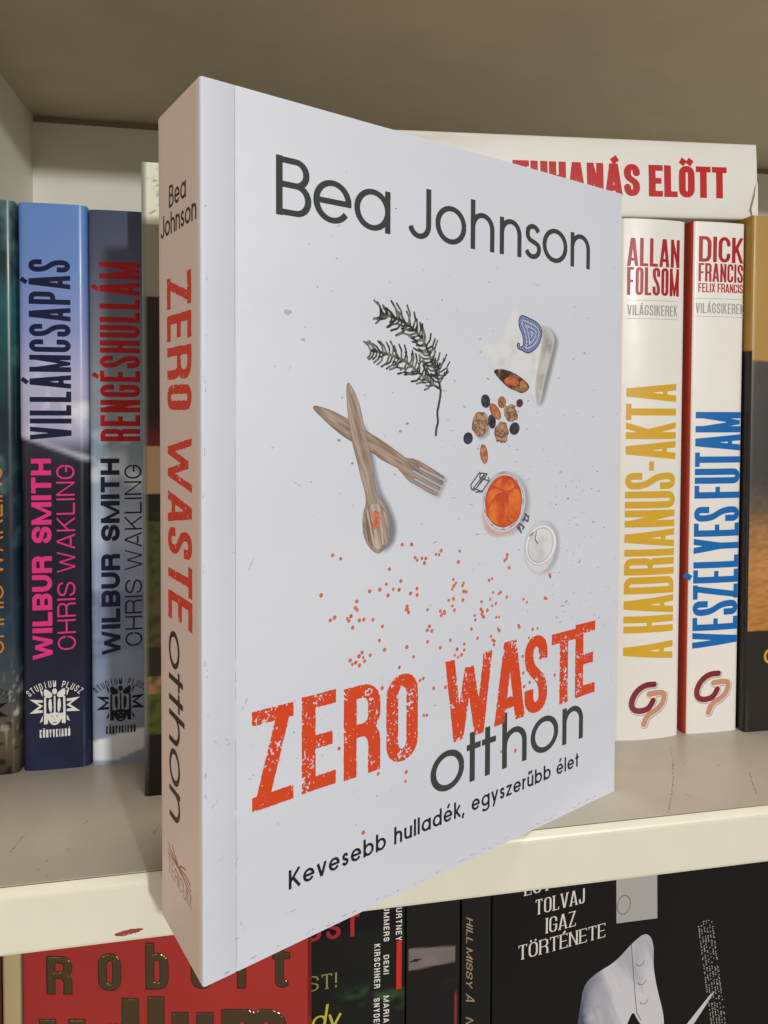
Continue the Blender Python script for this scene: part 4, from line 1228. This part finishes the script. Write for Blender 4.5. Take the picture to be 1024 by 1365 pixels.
r0, w0 = upright('hardback_book', 'dark teal hardback with orange author lettering and rocks at its foot, leftmost in the row', -0.0770, -0.0536, YL - 0.001, 140, 205.0, teal_col, gloss, bulge=0.5)
k = Ink(0, 0, 80, 12, 0.1); cond_text(k, 'CHRIS WAKLING', 0.6, 0, 67.4, 6.2, 0.62, 0.62, gap=1.6, rk=1.0, space=0.7)
k.build('author_lettering', mat('ink_amber', (214, 132, 44), 0.35), r0, spine_warp(w0, .5, 18.9, 43.2, 0.05, 90))
k = Ink(0, 0, 80, 12, 0.1); cond_text(k, 'WILBUR SMITH', 0.6, 0, 73.0, 6.8, 1.75, 1.5, gap=0.42, rk=1.0, space=0.8)
k.build('author_lettering', mat('ink_amber', (214, 132, 44), 0.35), r0, spine_warp(w0, .5, 10.9, 40.0, 0.05, 90))
emblem(r0, w0, .5, 11.4, 22.6, mat('ink_black_gloss', (24, 24, 30), 0.35))


def scenic_col(u, v, w):
    n = fbm(u, v, 5, 21); n2 = vnoise(u, v, 1.6, 23)
    def band(v0, v1, c):
        return (v >= v0) & (v < v1), lin(c)
    c = np.tile(lin((24, 16, 16)), (len(u), 1))
    for v0, v1, cc in ((193, 220, (226, 228, 208)), (169, 193, (150, 148, 130)), (119, 169, (44, 20, 26)), (103, 119, (196, 168, 132)), (94, 103, (30, 32, 20)), (70, 94, (86, 96, 52)), (51, 70, (104, 94, 60)), (41, 51, (52, 44, 28)), (35, 41, (188, 150, 104)), (21, 35, (98, 112, 46))):
        k, q = band(v0, v1, cc); c[k] = q
    green = (v > 21) & (v < 100)
    c[green] = mixc(c, lin((44, 58, 24)), np.clip((n2 - 0.4) * 2, 0, 1) * 0.8)[green]
    red = (v > 119) & (v < 128)
    c[red] = mixc(c, lin((116, 30, 26)), (128 - v) / 8)[red]
    crack = np.exp(-(np.abs(n - 0.5) / 0.02) ** 2) * (v > 190) * (u > 1.2)
    c = mixc(c, lin((104, 102, 92)), crack * 0.8)
    return mixc(c, lin((126, 132, 130)), (u < 1.3) * np.clip(v / 30, 0.15, 0.85))  # pale plastic sheen along the left edge, painted into the colour


rs_, ws = upright('paperback_book', 'tall book with worn white top and green lawn on its spine, behind the angled paperback', -0.0069, 0.0290, 0.0443, 150, 213.5, scenic_col, satin, th=0.7, rad=0.9, nz=320)


def white_col(side):
    def f(u, v, w):
        c = np.tile(lin((238, 236, 230)), (len(u), 1)) * (0.985 + 0.03 * fbm(u, v, 20, 3)[:, None])
        if side:
            c[u < 0.8] = lin(side)
        return c
    return f


YR = 0.0552
cr_red = mat('ink_crimson', (176, 34, 44), 0.35)
grey_ink = mat('ink_pale_grey', (168, 166, 164), 0.4)
rule = grey_ink


def series(root, w, bulge, cx, lines, title, tcol, tz, tb, th_, gp):
    for txt, v0, h, wd, sv in lines:
        k = Ink(0, 0, wd + 1, h + 3, 0.08); cond_text(k, txt, 0.2, 0, wd, h, sv, sv * 0.8, gap=0.45, rk=1.2)
        k.build('author_lettering', cr_red, root, spine_warp(w, bulge, cx - wd / 2, v0, 0.05, 0))
    k = Ink(-1, -2, 24, 10, 0.08); cond_text(k, 'VILÁGSIKEREK', 0.2, 0, 21.6, 4.1, 0.5, 0.42, gap=0.8)
    k.strokes([[(0, -1.3), (22, -1.3)], [(0, 5.9), (22, 5.9)]], 0.16, 0.16)
    k.build('series_lettering', grey_ink, root, spine_warp(w, bulge, cx - 11, 169.2 if gp[1] < 15.5 else 171, 0.05, 0))
    k = Ink(0, -1, tz[1] - tz[0] + 2, th_ + 5, 0.12); cond_text(k, title, 0.5, 0, tz[1] - tz[0], th_, tb[0], tb[1], gap=tb[2], rk=1.15, space=0.55)
    k.build('title_lettering', tcol, root, spine_warp(w, bulge, cx + th_ / 2 + 0.1, tz[0], 0.05, 90))
    # interlaced two-letter publisher's mark
    gx, gz = gp
    G = [(2.6, 6.9), (-1.5, 6.9), (-5.2, 4.6), (-7.4, 0.5), (-6.8, -2.9), (-3.6, -3.7), (0.2, -2.8), (2.1, 0.6)]
    Pm = [(-0.2, 3.1), (6.6, 3.6), (7.2, 1.2), (5.2, -2.8), (-0.6, -5.2), (-2.0, -9.2)]
    sm = lambda p: smoothp(p, 2, False)
    for lst, c, lf, gw in ((((G, Pm)), (182, 180, 176), 0.04, 3.3), ((G, Pm), (246, 244, 240), 0.06, 2.9), ((G,), (128, 28, 44), 0.08, 2.4), ((Pm,), (204, 148, 124), 0.10, 2.3)):
        q = Ink(-11, -12, 11, 10, 0.1)
        for p in lst:
            q.strokes([sm(p)], gw, gw, off=(0.25, -0.3) if lf == 0.04 else (0, 0))
        q.build('publisher_mark', mat('mark_%d_%d_%d' % c, c, 0.35), root, spine_warp(w, bulge, gx, gz, lf, 0))


rf, wf = upright('hardback_book', 'white hardback with a tall ochre title on its rounded spine', 0.1693, 0.1992, YR - 0.0012, 140, 206.9, white_col(None), satin, bulge=1.6, rad=2.0)
series(rf, wf, 1.6, 15.2, (('ALLAN', 188.4, 11.0, 22.6, 1.45), ('FOLSOM', 177.1, 10.9, 22.4, 1.3)), 'A HADRIANUS-AKTA', mat('ink_ochre', (222, 176, 52), 0.35), (31.6, 142.0), (2.75, 2.1, 0.28), 21.6, (15.4, 15.2))
rd, wd_ = upright('hardback_book', 'white hardback with a red side and a tall blue title on its spine', 0.2016, 0.2258, YR, 140, 207.5, white_col((176, 52, 26)), satin, bulge=0.6, rad=1.6)
series(rd, wd_, .6, 13.0, (('DICK', 191.5, 10.2, 20.0, 1.65), ('FRANCIS', 183.6, 7.4, 20.0, 1.0), ('FELIX FRANCIS', 179.4, 3.6, 20.0, 0.52)), 'VESZÉLYES FUTAM', mat('ink_blue', (24, 108, 186), 0.35), (34.5, 130.8), (2.6, 2.0, 0.28), 20.3, (12.4, 17.4))


def gold_col(u, v, w):
    n = fbm(u, v, 8, 31)
    e1 = 152 + 3 * (n - 0.5)
    c = np.tile(lin((172, 134, 56)), (len(u), 1)) * (0.92 + 0.16 * fbm(u, v, 30, 5)[:, None])
    c = mixc(c, lin((62, 58, 54)), np.clip((e1 - v) / 0.8, 0, 1))
    sav = ramp(v, [(42, (176, 118, 58)), (70, (184, 128, 70)), (84, (150, 108, 66)), (92, (96, 78, 58)), (100, (74, 66, 58)), (104, (62, 58, 54))])
    sav = sav * (0.75 + 0.5 * vnoise(u, v * 2.5, 2.2, 8)[:, None])
    c = np.where((v < 104)[:, None], sav, c)
    c = mixc(c, lin((30, 27, 25)), np.clip((42 - v) / 0.4, 0, 1))
    side = (u < 0.9) & (v < 156)
    c[side] = lin((28, 24, 22))
    return c


rg, wg = upright('hardback_book', 'gold and black hardback with an orange plain across its spine, rightmost in the row', 0.2266, 0.2640, 0.0525, 140, 210.4, gold_col, satin, bulge=0.3, rad=1.2, nz=320)
k = Ink(-1, -1, 20, 9, 0.1); cond_text(k, 'C', 0.2, 0, 5.2, 6, 1.1, 1.0)
k.build('spine_lettering', mat('ink_gold', (206, 160, 60), 0.35), rg, spine_warp(wg, .3, 8.4, 28.0, 0.05, 0))

# plain white spines in the hidden middle of the row
rm, wm = upright('hardback_book', 'plain white hardback standing in the row straight behind the angled paperback', 0.1290, 0.1686, YR + 0.002, 140, 206.4, white_col(None), satin, bulge=0.6, rad=1.6)

# book lying on top
def ly_col(u, v, w):
    c = np.tile(lin((231, 229, 223)), (len(u), 1)) * (0.96 + 0.08 * fbm(u, v, 25, 9)[:, None])
    wearm = np.clip((vnoise(u * 2, v * 0.3, 3, 6) - 0.55) * 4, 0, 1) * np.clip((v - 110) / 40, 0, 1)
    return mixc(c, lin((178, 170, 156)), wearm * 0.5)


ry = thing('paperback_book', 'thick white book lying flat on top of the right-hand books, red capitals along its spine', 'book', (0.2345, 0.0605, 0.2110), 0)
lw = 31.0
c_ = book_body(ry, lw, 130, 200, 0.6, satin, lambda u, v: ly_col(u, v, lw), 0.4, 1.0, 0.0, 14, 160, (228, 218, 196), 1.0)
k = Ink(0, 0, 100, 26, 0.1); cond_text(k, 'ZUHANÁS ELŐTT', 0.3, 0, 92.0, 12.6, 3.0, 2.3, gap=0.2, rk=1.1, space=0.55, tilt=0.0)
k.build('title_lettering', mat('ink_signal_red', (194, 32, 30), 0.35), ry, spine_warp(lw, .4, 10.6 + 9.7, 13.6 + 0.0, 0.05, 90) if False else (lambda tx, ty, e: np.stack([8.3 + ty, 0.0 * tx - 0.06 + 0.4 * ((8.3 + ty - lw / 2) / (lw / 2)) ** 2, 106.2 - tx], -1)))
# a bent, torn corner of the cover at the right-hand end
tv = [(1, -0.25, -0.2), (7, -0.3, -0.2), (15.5, -0.3, -0.2), (13, -0.7, 1.1), (9, -1.2, 2.0), (4, -1.0, 3.4), (1.5, -0.6, 2.6)]
mesh_obj('bent_corner', [(x * MM, (y + 0.1) * MM, z * MM) for x, y, z in tv], [(0, 1, 5, 6), (1, 2, 3, 4), (1, 4, 5)], mat('worn_card', (240, 236, 226), 0.6), ry)
ry.rotation_euler = (0, math.radians(-91.9), 0)

# ------------------------------------------------------------------ lower shelf
ZB = -0.262
matt = mat('matt_jacket', None, 0.42, attr=True, coat=0.0, bump=(80, 0.04), spec=0.25)


def faceout(name, label, x, y, yaw, w, H, th, colfn, m):
    """book standing with its front cover outwards; origin at its lower left front corner, local x along the cover"""
    r = thing(name, label, 'book', (x, y, ZB), yaw)
    book_body(r, w, th, H, 0.5, m, lambda u, v: colfn(u, v, w), 0.0, 0.6, 0.0, 60, 120, inset=0.5)
    return r


def fw(x0, z0, lift=0.05, rot=0, shear=0.0):
    def g(tx, ty, e):
        if rot == 0:
            U, V = x0 + tx, z0 + ty + shear * tx
        else:
            U, V = x0 + ty, z0 - tx
        return np.stack([U, 0 * U - lift - e, V - ZB * 1000], -1)
    return g


gold_foil = mat('gold_foil', (118, 100, 76), 0.2, 0.92, bump=(260, 1.0))
lu_yaw = -0.188
lu_col = lambda u, v, w: np.tile(lin((170, 52, 48)), (len(u), 1)) * (0.9 + 0.2 * fbm(u, v, 40, 3)[:, None])
LX = 0.05 - 0.1077 * math.cos(lu_yaw); LY = 0.058 - 0.1077 * math.sin(lu_yaw)
rl = faceout('paperback_book', 'red paperback with embossed gold lettering, facing out under the shelf', LX, LY, lu_yaw, 107.0, 205, 28, lu_col, matt)
Lc = lambda x: x + 107.7
k = Ink(0, -112, 108, -66, 0.14)


def slab(ch, x0, x1, y0, y1, sv, sh):
    w_, h_ = x1 - x0, y1 - y0
    if ch in 'RObtrdlume' and ch in 'RO':
        S, _ = cond(ch, w_, h_, sv, sh, 1.1)
    a_, b_ = sv / 2, sh / 2
    L_, R_ = a_, w_ - a_; rx = (R_ - L_) / 2
    if ch == 'R':
        k.strokes(S, sv, sh, clip=(0, 0, w_, h_), off=(x0, y0)); return
    xh = h_
    e_ = 5
    ring = lambda yb, yt: [(L_, yt - rx)] + arc(w_ / 2, yt - rx - b_, rx, rx, 180, 0, 8) + arc(w_ / 2, yb + rx + b_, rx, rx, 360, 180, 8) + [(L_, yt - rx)]
    if ch == 'o':
        S = [ring(0, h_)]
    elif ch == 'b':
        S = [[(L_, -e_), (L_, h_ + e_)], ring(0, h_ * 0.78)]
    elif ch == 'd':
        S = [[(R_, -e_), (R_, h_ + e_)], ring(0, h_ * 0.66)]
    elif ch == 'e':
        S = [ring(0, h_)[0:] , [(L_, h_ * 0.5), (R_, h_ * 0.5)]]
    elif ch == 'r':
        S = [[(L_, -e_), (L_, h_ + e_)], arc(w_ * 0.6, h_ - b_ - rx, rx, rx, 150, 20, 8)]
    elif ch == 't':
        S = [[(L_, h_ + e_), (L_, rx + b_)] + arc(w_ / 2, b_ + rx, rx, rx, 180, 330, 8), [(-1, h_ * 0.72), (w_, h_ * 0.72)]]
    elif ch == 'l':
        S = [[(w_ / 2, -e_), (w_ / 2, h_ + e_)]]
    elif ch == 'u':
        S = [[(R_, -e_), (R_, h_ + e_)], [(L_, h_ + e_), (L_, b_ + rx)] + arc(w_ / 2, b_ + rx, rx, rx, 180, 360, 8)]
    elif ch == 'm':
        r2 = (w_ - sv) / 4
        S = [[(L_, -e_), (L_, h_ + e_)], arc(L_ + r2, h_ - b_ - r2, r2, r2, 180, 0, 8) + [(L_ + 2 * r2, -e_)], arc(L_ + 3 * r2, h_ - b_ - r2, r2, r2, 180, 0, 8) + [(R_, -e_)]]
    k.strokes(S, sv, sh, clip=(-1, 0, w_ + 1, h_), off=(x0, y0))


for ch, x0, x1, y0, y1 in (('R', -98.6, -89.3, -88.2, -73.8), ('o', -79.2, -71.0, -86.8, -72.8), ('b', -61.4, -53.2, -86.2, -68.6), ('e', -44.4, -36.6, -85.8, -72.2), ('r', -27.0, -21.6, -85.6, -72.0), ('t', -12.8, -7.6, -85.2, -68.4)):
    slab(ch, Lc(x0), Lc(x1), y0, y1, 2.9, 2.4)
for ch, x0, x1, y0, y1 in (('u', -101.5, -84.5, -119, -98.0), ('d', -81.5, -64.4, -119, -89.8), ('l', -61.0, -54.5, -119, -89.2), ('u', -51.7, -36.4, -119, -95.2), ('m', -33.0, -8.8, -119, -93.9)):
    slab(ch, Lc(x0), Lc(x1), y0, y1, 6.0, 4.0)
k.u0 = 0; 
k.build('foil_lettering', gold_foil, rl, fw(0, 0), emboss=0.22, ebw=0.55)
ol = Ink(0, -112, 108, -66, 0.14); ol.D = np.minimum(ol.D, k.D - 0.28)
ol.build('foil_lettering', mat('foil_edge', (44, 24, 16), 0.4), rl, fw(0, 0, 0.03))

# cream slim spine and dark red one at the far left
rc, wc = upright('paperback_book', 'slim cream paperback squeezed in left of the red book under the shelf', -0.0630, -0.0565, 0.078, 120, 204, lambda u, v, w: np.tile(lin((190, 172, 130)), (len(u), 1)), satin, th=0.5, rad=1.2, z=ZB, nz=20)
rw, ww_ = upright('paperback_book', 'dark wine red paperback at the left end of the lower shelf', -0.0840, -0.0632, 0.075, 120, 206, lambda u, v, w: np.tile(lin((86, 24, 24)), (len(u), 1)), satin, th=0.5, rad=1.0, z=ZB, nz=20)


def green_col(u, v, w):
    z = v + ZB * 1000
    c = np.tile(lin((24, 26, 24)), (len(u), 1))
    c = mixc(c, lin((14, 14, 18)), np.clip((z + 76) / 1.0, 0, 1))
    n = fbm(u * 0.5, z * 1.6, 7, 41)
    g = np.clip((n - 0.50) * 6, 0, 1) * np.exp(-((z + 104) / 6) ** 2) * np.exp(-((u - 30) / 11) ** 2)
    return mixc(c, lin((70, 116, 66)), g)


GX = 0.0455
rgn = faceout('paperback_book', 'dark green paperback facing out, white names running down its right side and a red bar', GX, 0.0705, 0.0, 43.6, 207, 26, green_col, matt)
ux = lambda x: x - GX * 1000
wh = mat('ink_white', (232, 232, 228), 0.35)
for txt, x, z1, wd, h in (('KIRSCHNER', 76.5, -81.4, 18.0, 2.4), ('SNYDER', 76.4, -103.5, 12.0, 2.4), ('SUMMERS', 80.3, -64.4, 16.4, 2.3), ('DEMI', 80.3, -86.4, 7.8, 2.2), ('MARIA', 80.3, -103.1, 11.0, 2.3), ('COURTNEY', 85.3, -63.0, 18.2, 2.4)):
    k = Ink(-0.5, -0.5, wd + 1, h + 1, 0.07); cond_text(k, txt, 0, 0, wd, h, 0.42, 0.4, gap=1.5, rk=0.9)
    k.build('name_lettering', wh, rgn, fw(ux(x), z1, 0.05, -90))
k = Ink(0, 0, 3, 21, 0.1); k.poly([(0.1, 0.1), (2.2, 0.1), (2.3, 20), (0.2, 20)])
k.build('red_bar', mat('ink_bar_red', (206, 52, 46), 0.35), rgn, fw(ux(85.4), -101.2))
k = Ink(-8, -1, 24, 12, 0.09); cond_text(k, 'EST!', -5.0, 0, 16.6, 6.0, 0.7, 0.4, gap=1.6, serif=0.8, rk=1.0)
k.build('cover_lettering', mat('ink_olive', (150, 154, 96), 0.4), rgn, fw(ux(50.0), -97.0, shear=0.03))
k = Ink(-12, -1, 24, 12, 0.09); cond_text(k, 'UST', -3.0, 0, 21, 9, 1.6, 1.3, gap=1.2, rk=0.9)
k.build('cover_lettering', mat('ink_dull_red', (176, 46, 56), 0.4), rgn, fw(ux(52.5), -77.0))
k = Ink(-1, -6, 24, 14, 0.09)
S, _ = geo('d', 5.6, 5.6, 9.6, 1.0); k.strokes(S, 1.0, 0.7, off=(0, 0), shear=0.15)
S, _ = geo('y', 5.2, 5.2, 9.6, 1.0); k.strokes(S, 1.0, 0.7, off=(6.4, 0), shear=0.1)
k.build('cover_lettering', mat('ink_lime', (206, 200, 70), 0.4), rgn, fw(ux(51.4), -112.6))


def photo_col(u, v, w):
    z = v + ZB * 1000
    c = np.tile(lin((18, 13, 13)), (len(u), 1))
    lo = -94.9 + (u) * 0.06; hi = -85.2 - u * 0.07
    t = np.clip((z - lo) / 0.5, 0, 1) * np.clip((hi - z) / 0.6, 0, 1) * np.clip((u - 0.9) / 0.3, 0, 1) * np.clip((20.6 - u) / 0.3, 0, 1)
    c = mixc(c, lin((124, 114, 110)) * (0.8 + 0.4 * fbm(u, v, 8, 6)[:, None]), t)
    red = np.exp(-((u - 20.8) / 0.5) ** 2) * np.clip((-105 - z) / 3, 0, 1)
    c = mixc(c, lin((160, 62, 54)), red * 0.8)
    return mixc(c, lin((54, 18, 20)), np.clip((fbm(u, v, 12, 8) - 0.5) * 3, 0, 1) * (z < -100) * 0.6)


rp, wp = upright('paperback_book', 'black book with a grey sky strip and a small flying bird on its spine', 0.0896, 0.1122, 0.071, 120, 208, photo_col, satin, th=0.6, rad=0.6, z=ZB, nz=300, nf=60)
k = Ink(0, -4, 8, 4, 0.07)
for p in ([(0.3, -0.6), (2.0, -0.2), (3.2, 0.5), (4.2, 0.1), (6.2, 0.2), (4.6, -0.5), (3.6, -1.1), (2.8, -0.6), (1.6, -0.9)],):
    k.poly(smoothp(p, 1))
k.build('printed_bird', mat('ink_black', (34, 34, 38), 0.45), rp, spine_warp(wp, 0, 0.6, -90.4 - ZB * 1000, 0.05, 0))

rh, wh_ = upright('paperback_book', 'narrow black spine with pale slanted lettering running down it, between two black books', 0.1126, 0.1252, 0.0702, 120, 205, lambda u, v, w: np.tile(lin((15, 13, 13)), (len(u), 1)), satin, th=0.6, rad=0.8, z=ZB, nz=20)
k = Ink(0, -0.5, 46, 5, 0.07)
for txt, x, wd, h in (('HILL MISSY', 0.4, 29, 2.7), ('A', 32.2, 3.4, 3.6), ('N', 42, 3.2, 3.2)):
    cond_text(k, txt, x, 0, wd, h, 0.62, 0.34, gap=1.0, shear=0.55)
k.build('spine_lettering', mat('ink_bone', (160, 144, 116), 0.4), rh, spine_warp(wh_, 0, 1.9, -74.5 - ZB * 1000, 0.05, -90))


# black book with the shirt and tie
def shirt_col(u, v, w):
    return np.tile(lin((15, 13, 14)), (len(u), 1))


rb = faceout('paperback_book', 'black paperback facing out under the shelf, white serif lettering and a shirt front', 0.1256, 0.0700, 0.15, 172.0, 206, 26, shirt_col, matt)
SHIRT = [(38, -150), (42.5, -124), (44, -116), (50, -112.5), (60, -110), (68, -104), (76, -100), (80.5, -106), (80, -120), (88.5, -148), (80, -150), (72, -139.5), (69.5, -134), (66, -141), (58, -150)]
simple('printed_shirt', [SHIRT], lambda u, v, d: mixc(mixc(lin((84, 90, 124)) + 0 * u[:, None], lin((214, 215, 221)), np.clip((u - 43) / 10 + (fbm(u, v, 8, 3) - 0.5) * 1.2, 0, 1)), lin((150, 152, 164)), np.clip(fbm(u * 1.5, v * 0.5, 5, 9) * 3 - 1.6, 0, 0.7)), 0.02, 0.2, 1, parent=rb) if False else None


def shirt_ink(u, v, d):
    c = mixc(lin((74, 80, 116)) + 0 * u[:, None], lin((212, 213, 220)), np.clip((u - 44) / 9 + (fbm(u, v, 8, 3) - 0.5) * 1.2, 0, 1))
    return mixc(c, lin((140, 143, 158)), np.clip(fbm(u * 1.2 + v * 0.5, v * 0.25, 9, 9) * 2.4 - 1.1, 0, 0.55))


q = Ink(36, -152, 120, -68, 0.2); q.poly(smoothp(SHIRT, 3)); q.build('printed_shirt', art, rb, fw(0, 0, 0.03), shirt_ink)
q = Ink(90, -156, 120, -132, 0.2); q.poly([(112.6, -138.2), (115.2, -137.4), (99, -154), (95, -152)]); q.build('printed_collar', art, rb, fw(0, 0, 0.03), shirt_ink)
q = Ink(58, -98, 84, -70, 0.2); q.poly([(59.9, -68), (81.4, -68), (82.0, -95.4), (60.3, -92.8)]); q.build('printed_card', mat('ink_card_grey', (176, 176, 172), 0.4), rb, fw(0, 0, 0.03))
q = Ink(36, -160, 90, -100, 0.15); q.strokes([[(68.2, -104), (69.0, -112), (70.6, -128), (71.6, -136), (74, -140)]], 0.35, 0.35); q.build('printed_placket', mat('ink_mid_grey', (96, 96, 96), 0.4), rb, fw(0, 0, 0.05))
for txt, x, z, wd, h in (('EGY', 14.6, -70.6, 12.6, 6.4), ('TOLVAJ', 19.9, -79.9, 24.0, 6.4), ('IGAZ', 25.0, -89.0, 14.6, 6.6), ('TÖRTÉNETE', 12.0, -97.4, 42.6, 6.2)):
    k = Ink(-0.5, -0.8, wd + 1, h + 3, 0.08); cond_text(k, txt, 0, 0, wd, h, 0.85, 0.3, gap=0.9, serif=0.75, rk=1.0)
    k.build('cover_lettering', mat('ink_paper_white', (226, 224, 216), 0.4), rb, fw(x, z))
k = Ink(0, -120, 140, -70, 0.12); k.strokes([[(64 + 3.4 * math.cos(q), -85.3 + 4.2 * math.sin(q)) for q in np.linspace(0, 6.2832, 24)]], 0.35, 0.35, cap='r')
k.build('printed_ring', mat('ink_mid_grey', (96, 96, 96), 0.4), rb, fw(0, 0))
k = Ink(60, -160, 90, -100, 0.12)
for cx, cz in ((73.0, -112.6), (74.2, -121.5), (75.4, -130.6)):
    k.strokes([arc(cx, cz, 2.3, 2.3, 200, 340, 10)], 0.32, 0.32, cap='r')
k.build('printed_button', mat('ink_mid_grey', (96, 96, 96), 0.4), rb, fw(0, 0))
k = Ink(98, -160, 130, -90, 0.12)
R5 = random.Random(2)
for i in range(60):
    t_ = i / 60; z = -103 - 53 * t_; cx = 108.6 + 9.2 * t_
    for j in range(6):
        k.strokes([[(cx - 4 + j * 1.55 + R5.uniform(-.2, .2), z), (cx - 4 + j * 1.55 + R5.uniform(-.1, .5), z + R5.uniform(-.4, .4))]], 0.42, 0.42, cap='r') if R5.random() < 0.72 else None
k.build('printed_tie', mat('ink_silver', (176, 178, 176), 0.4), rb, fw(0, 0))
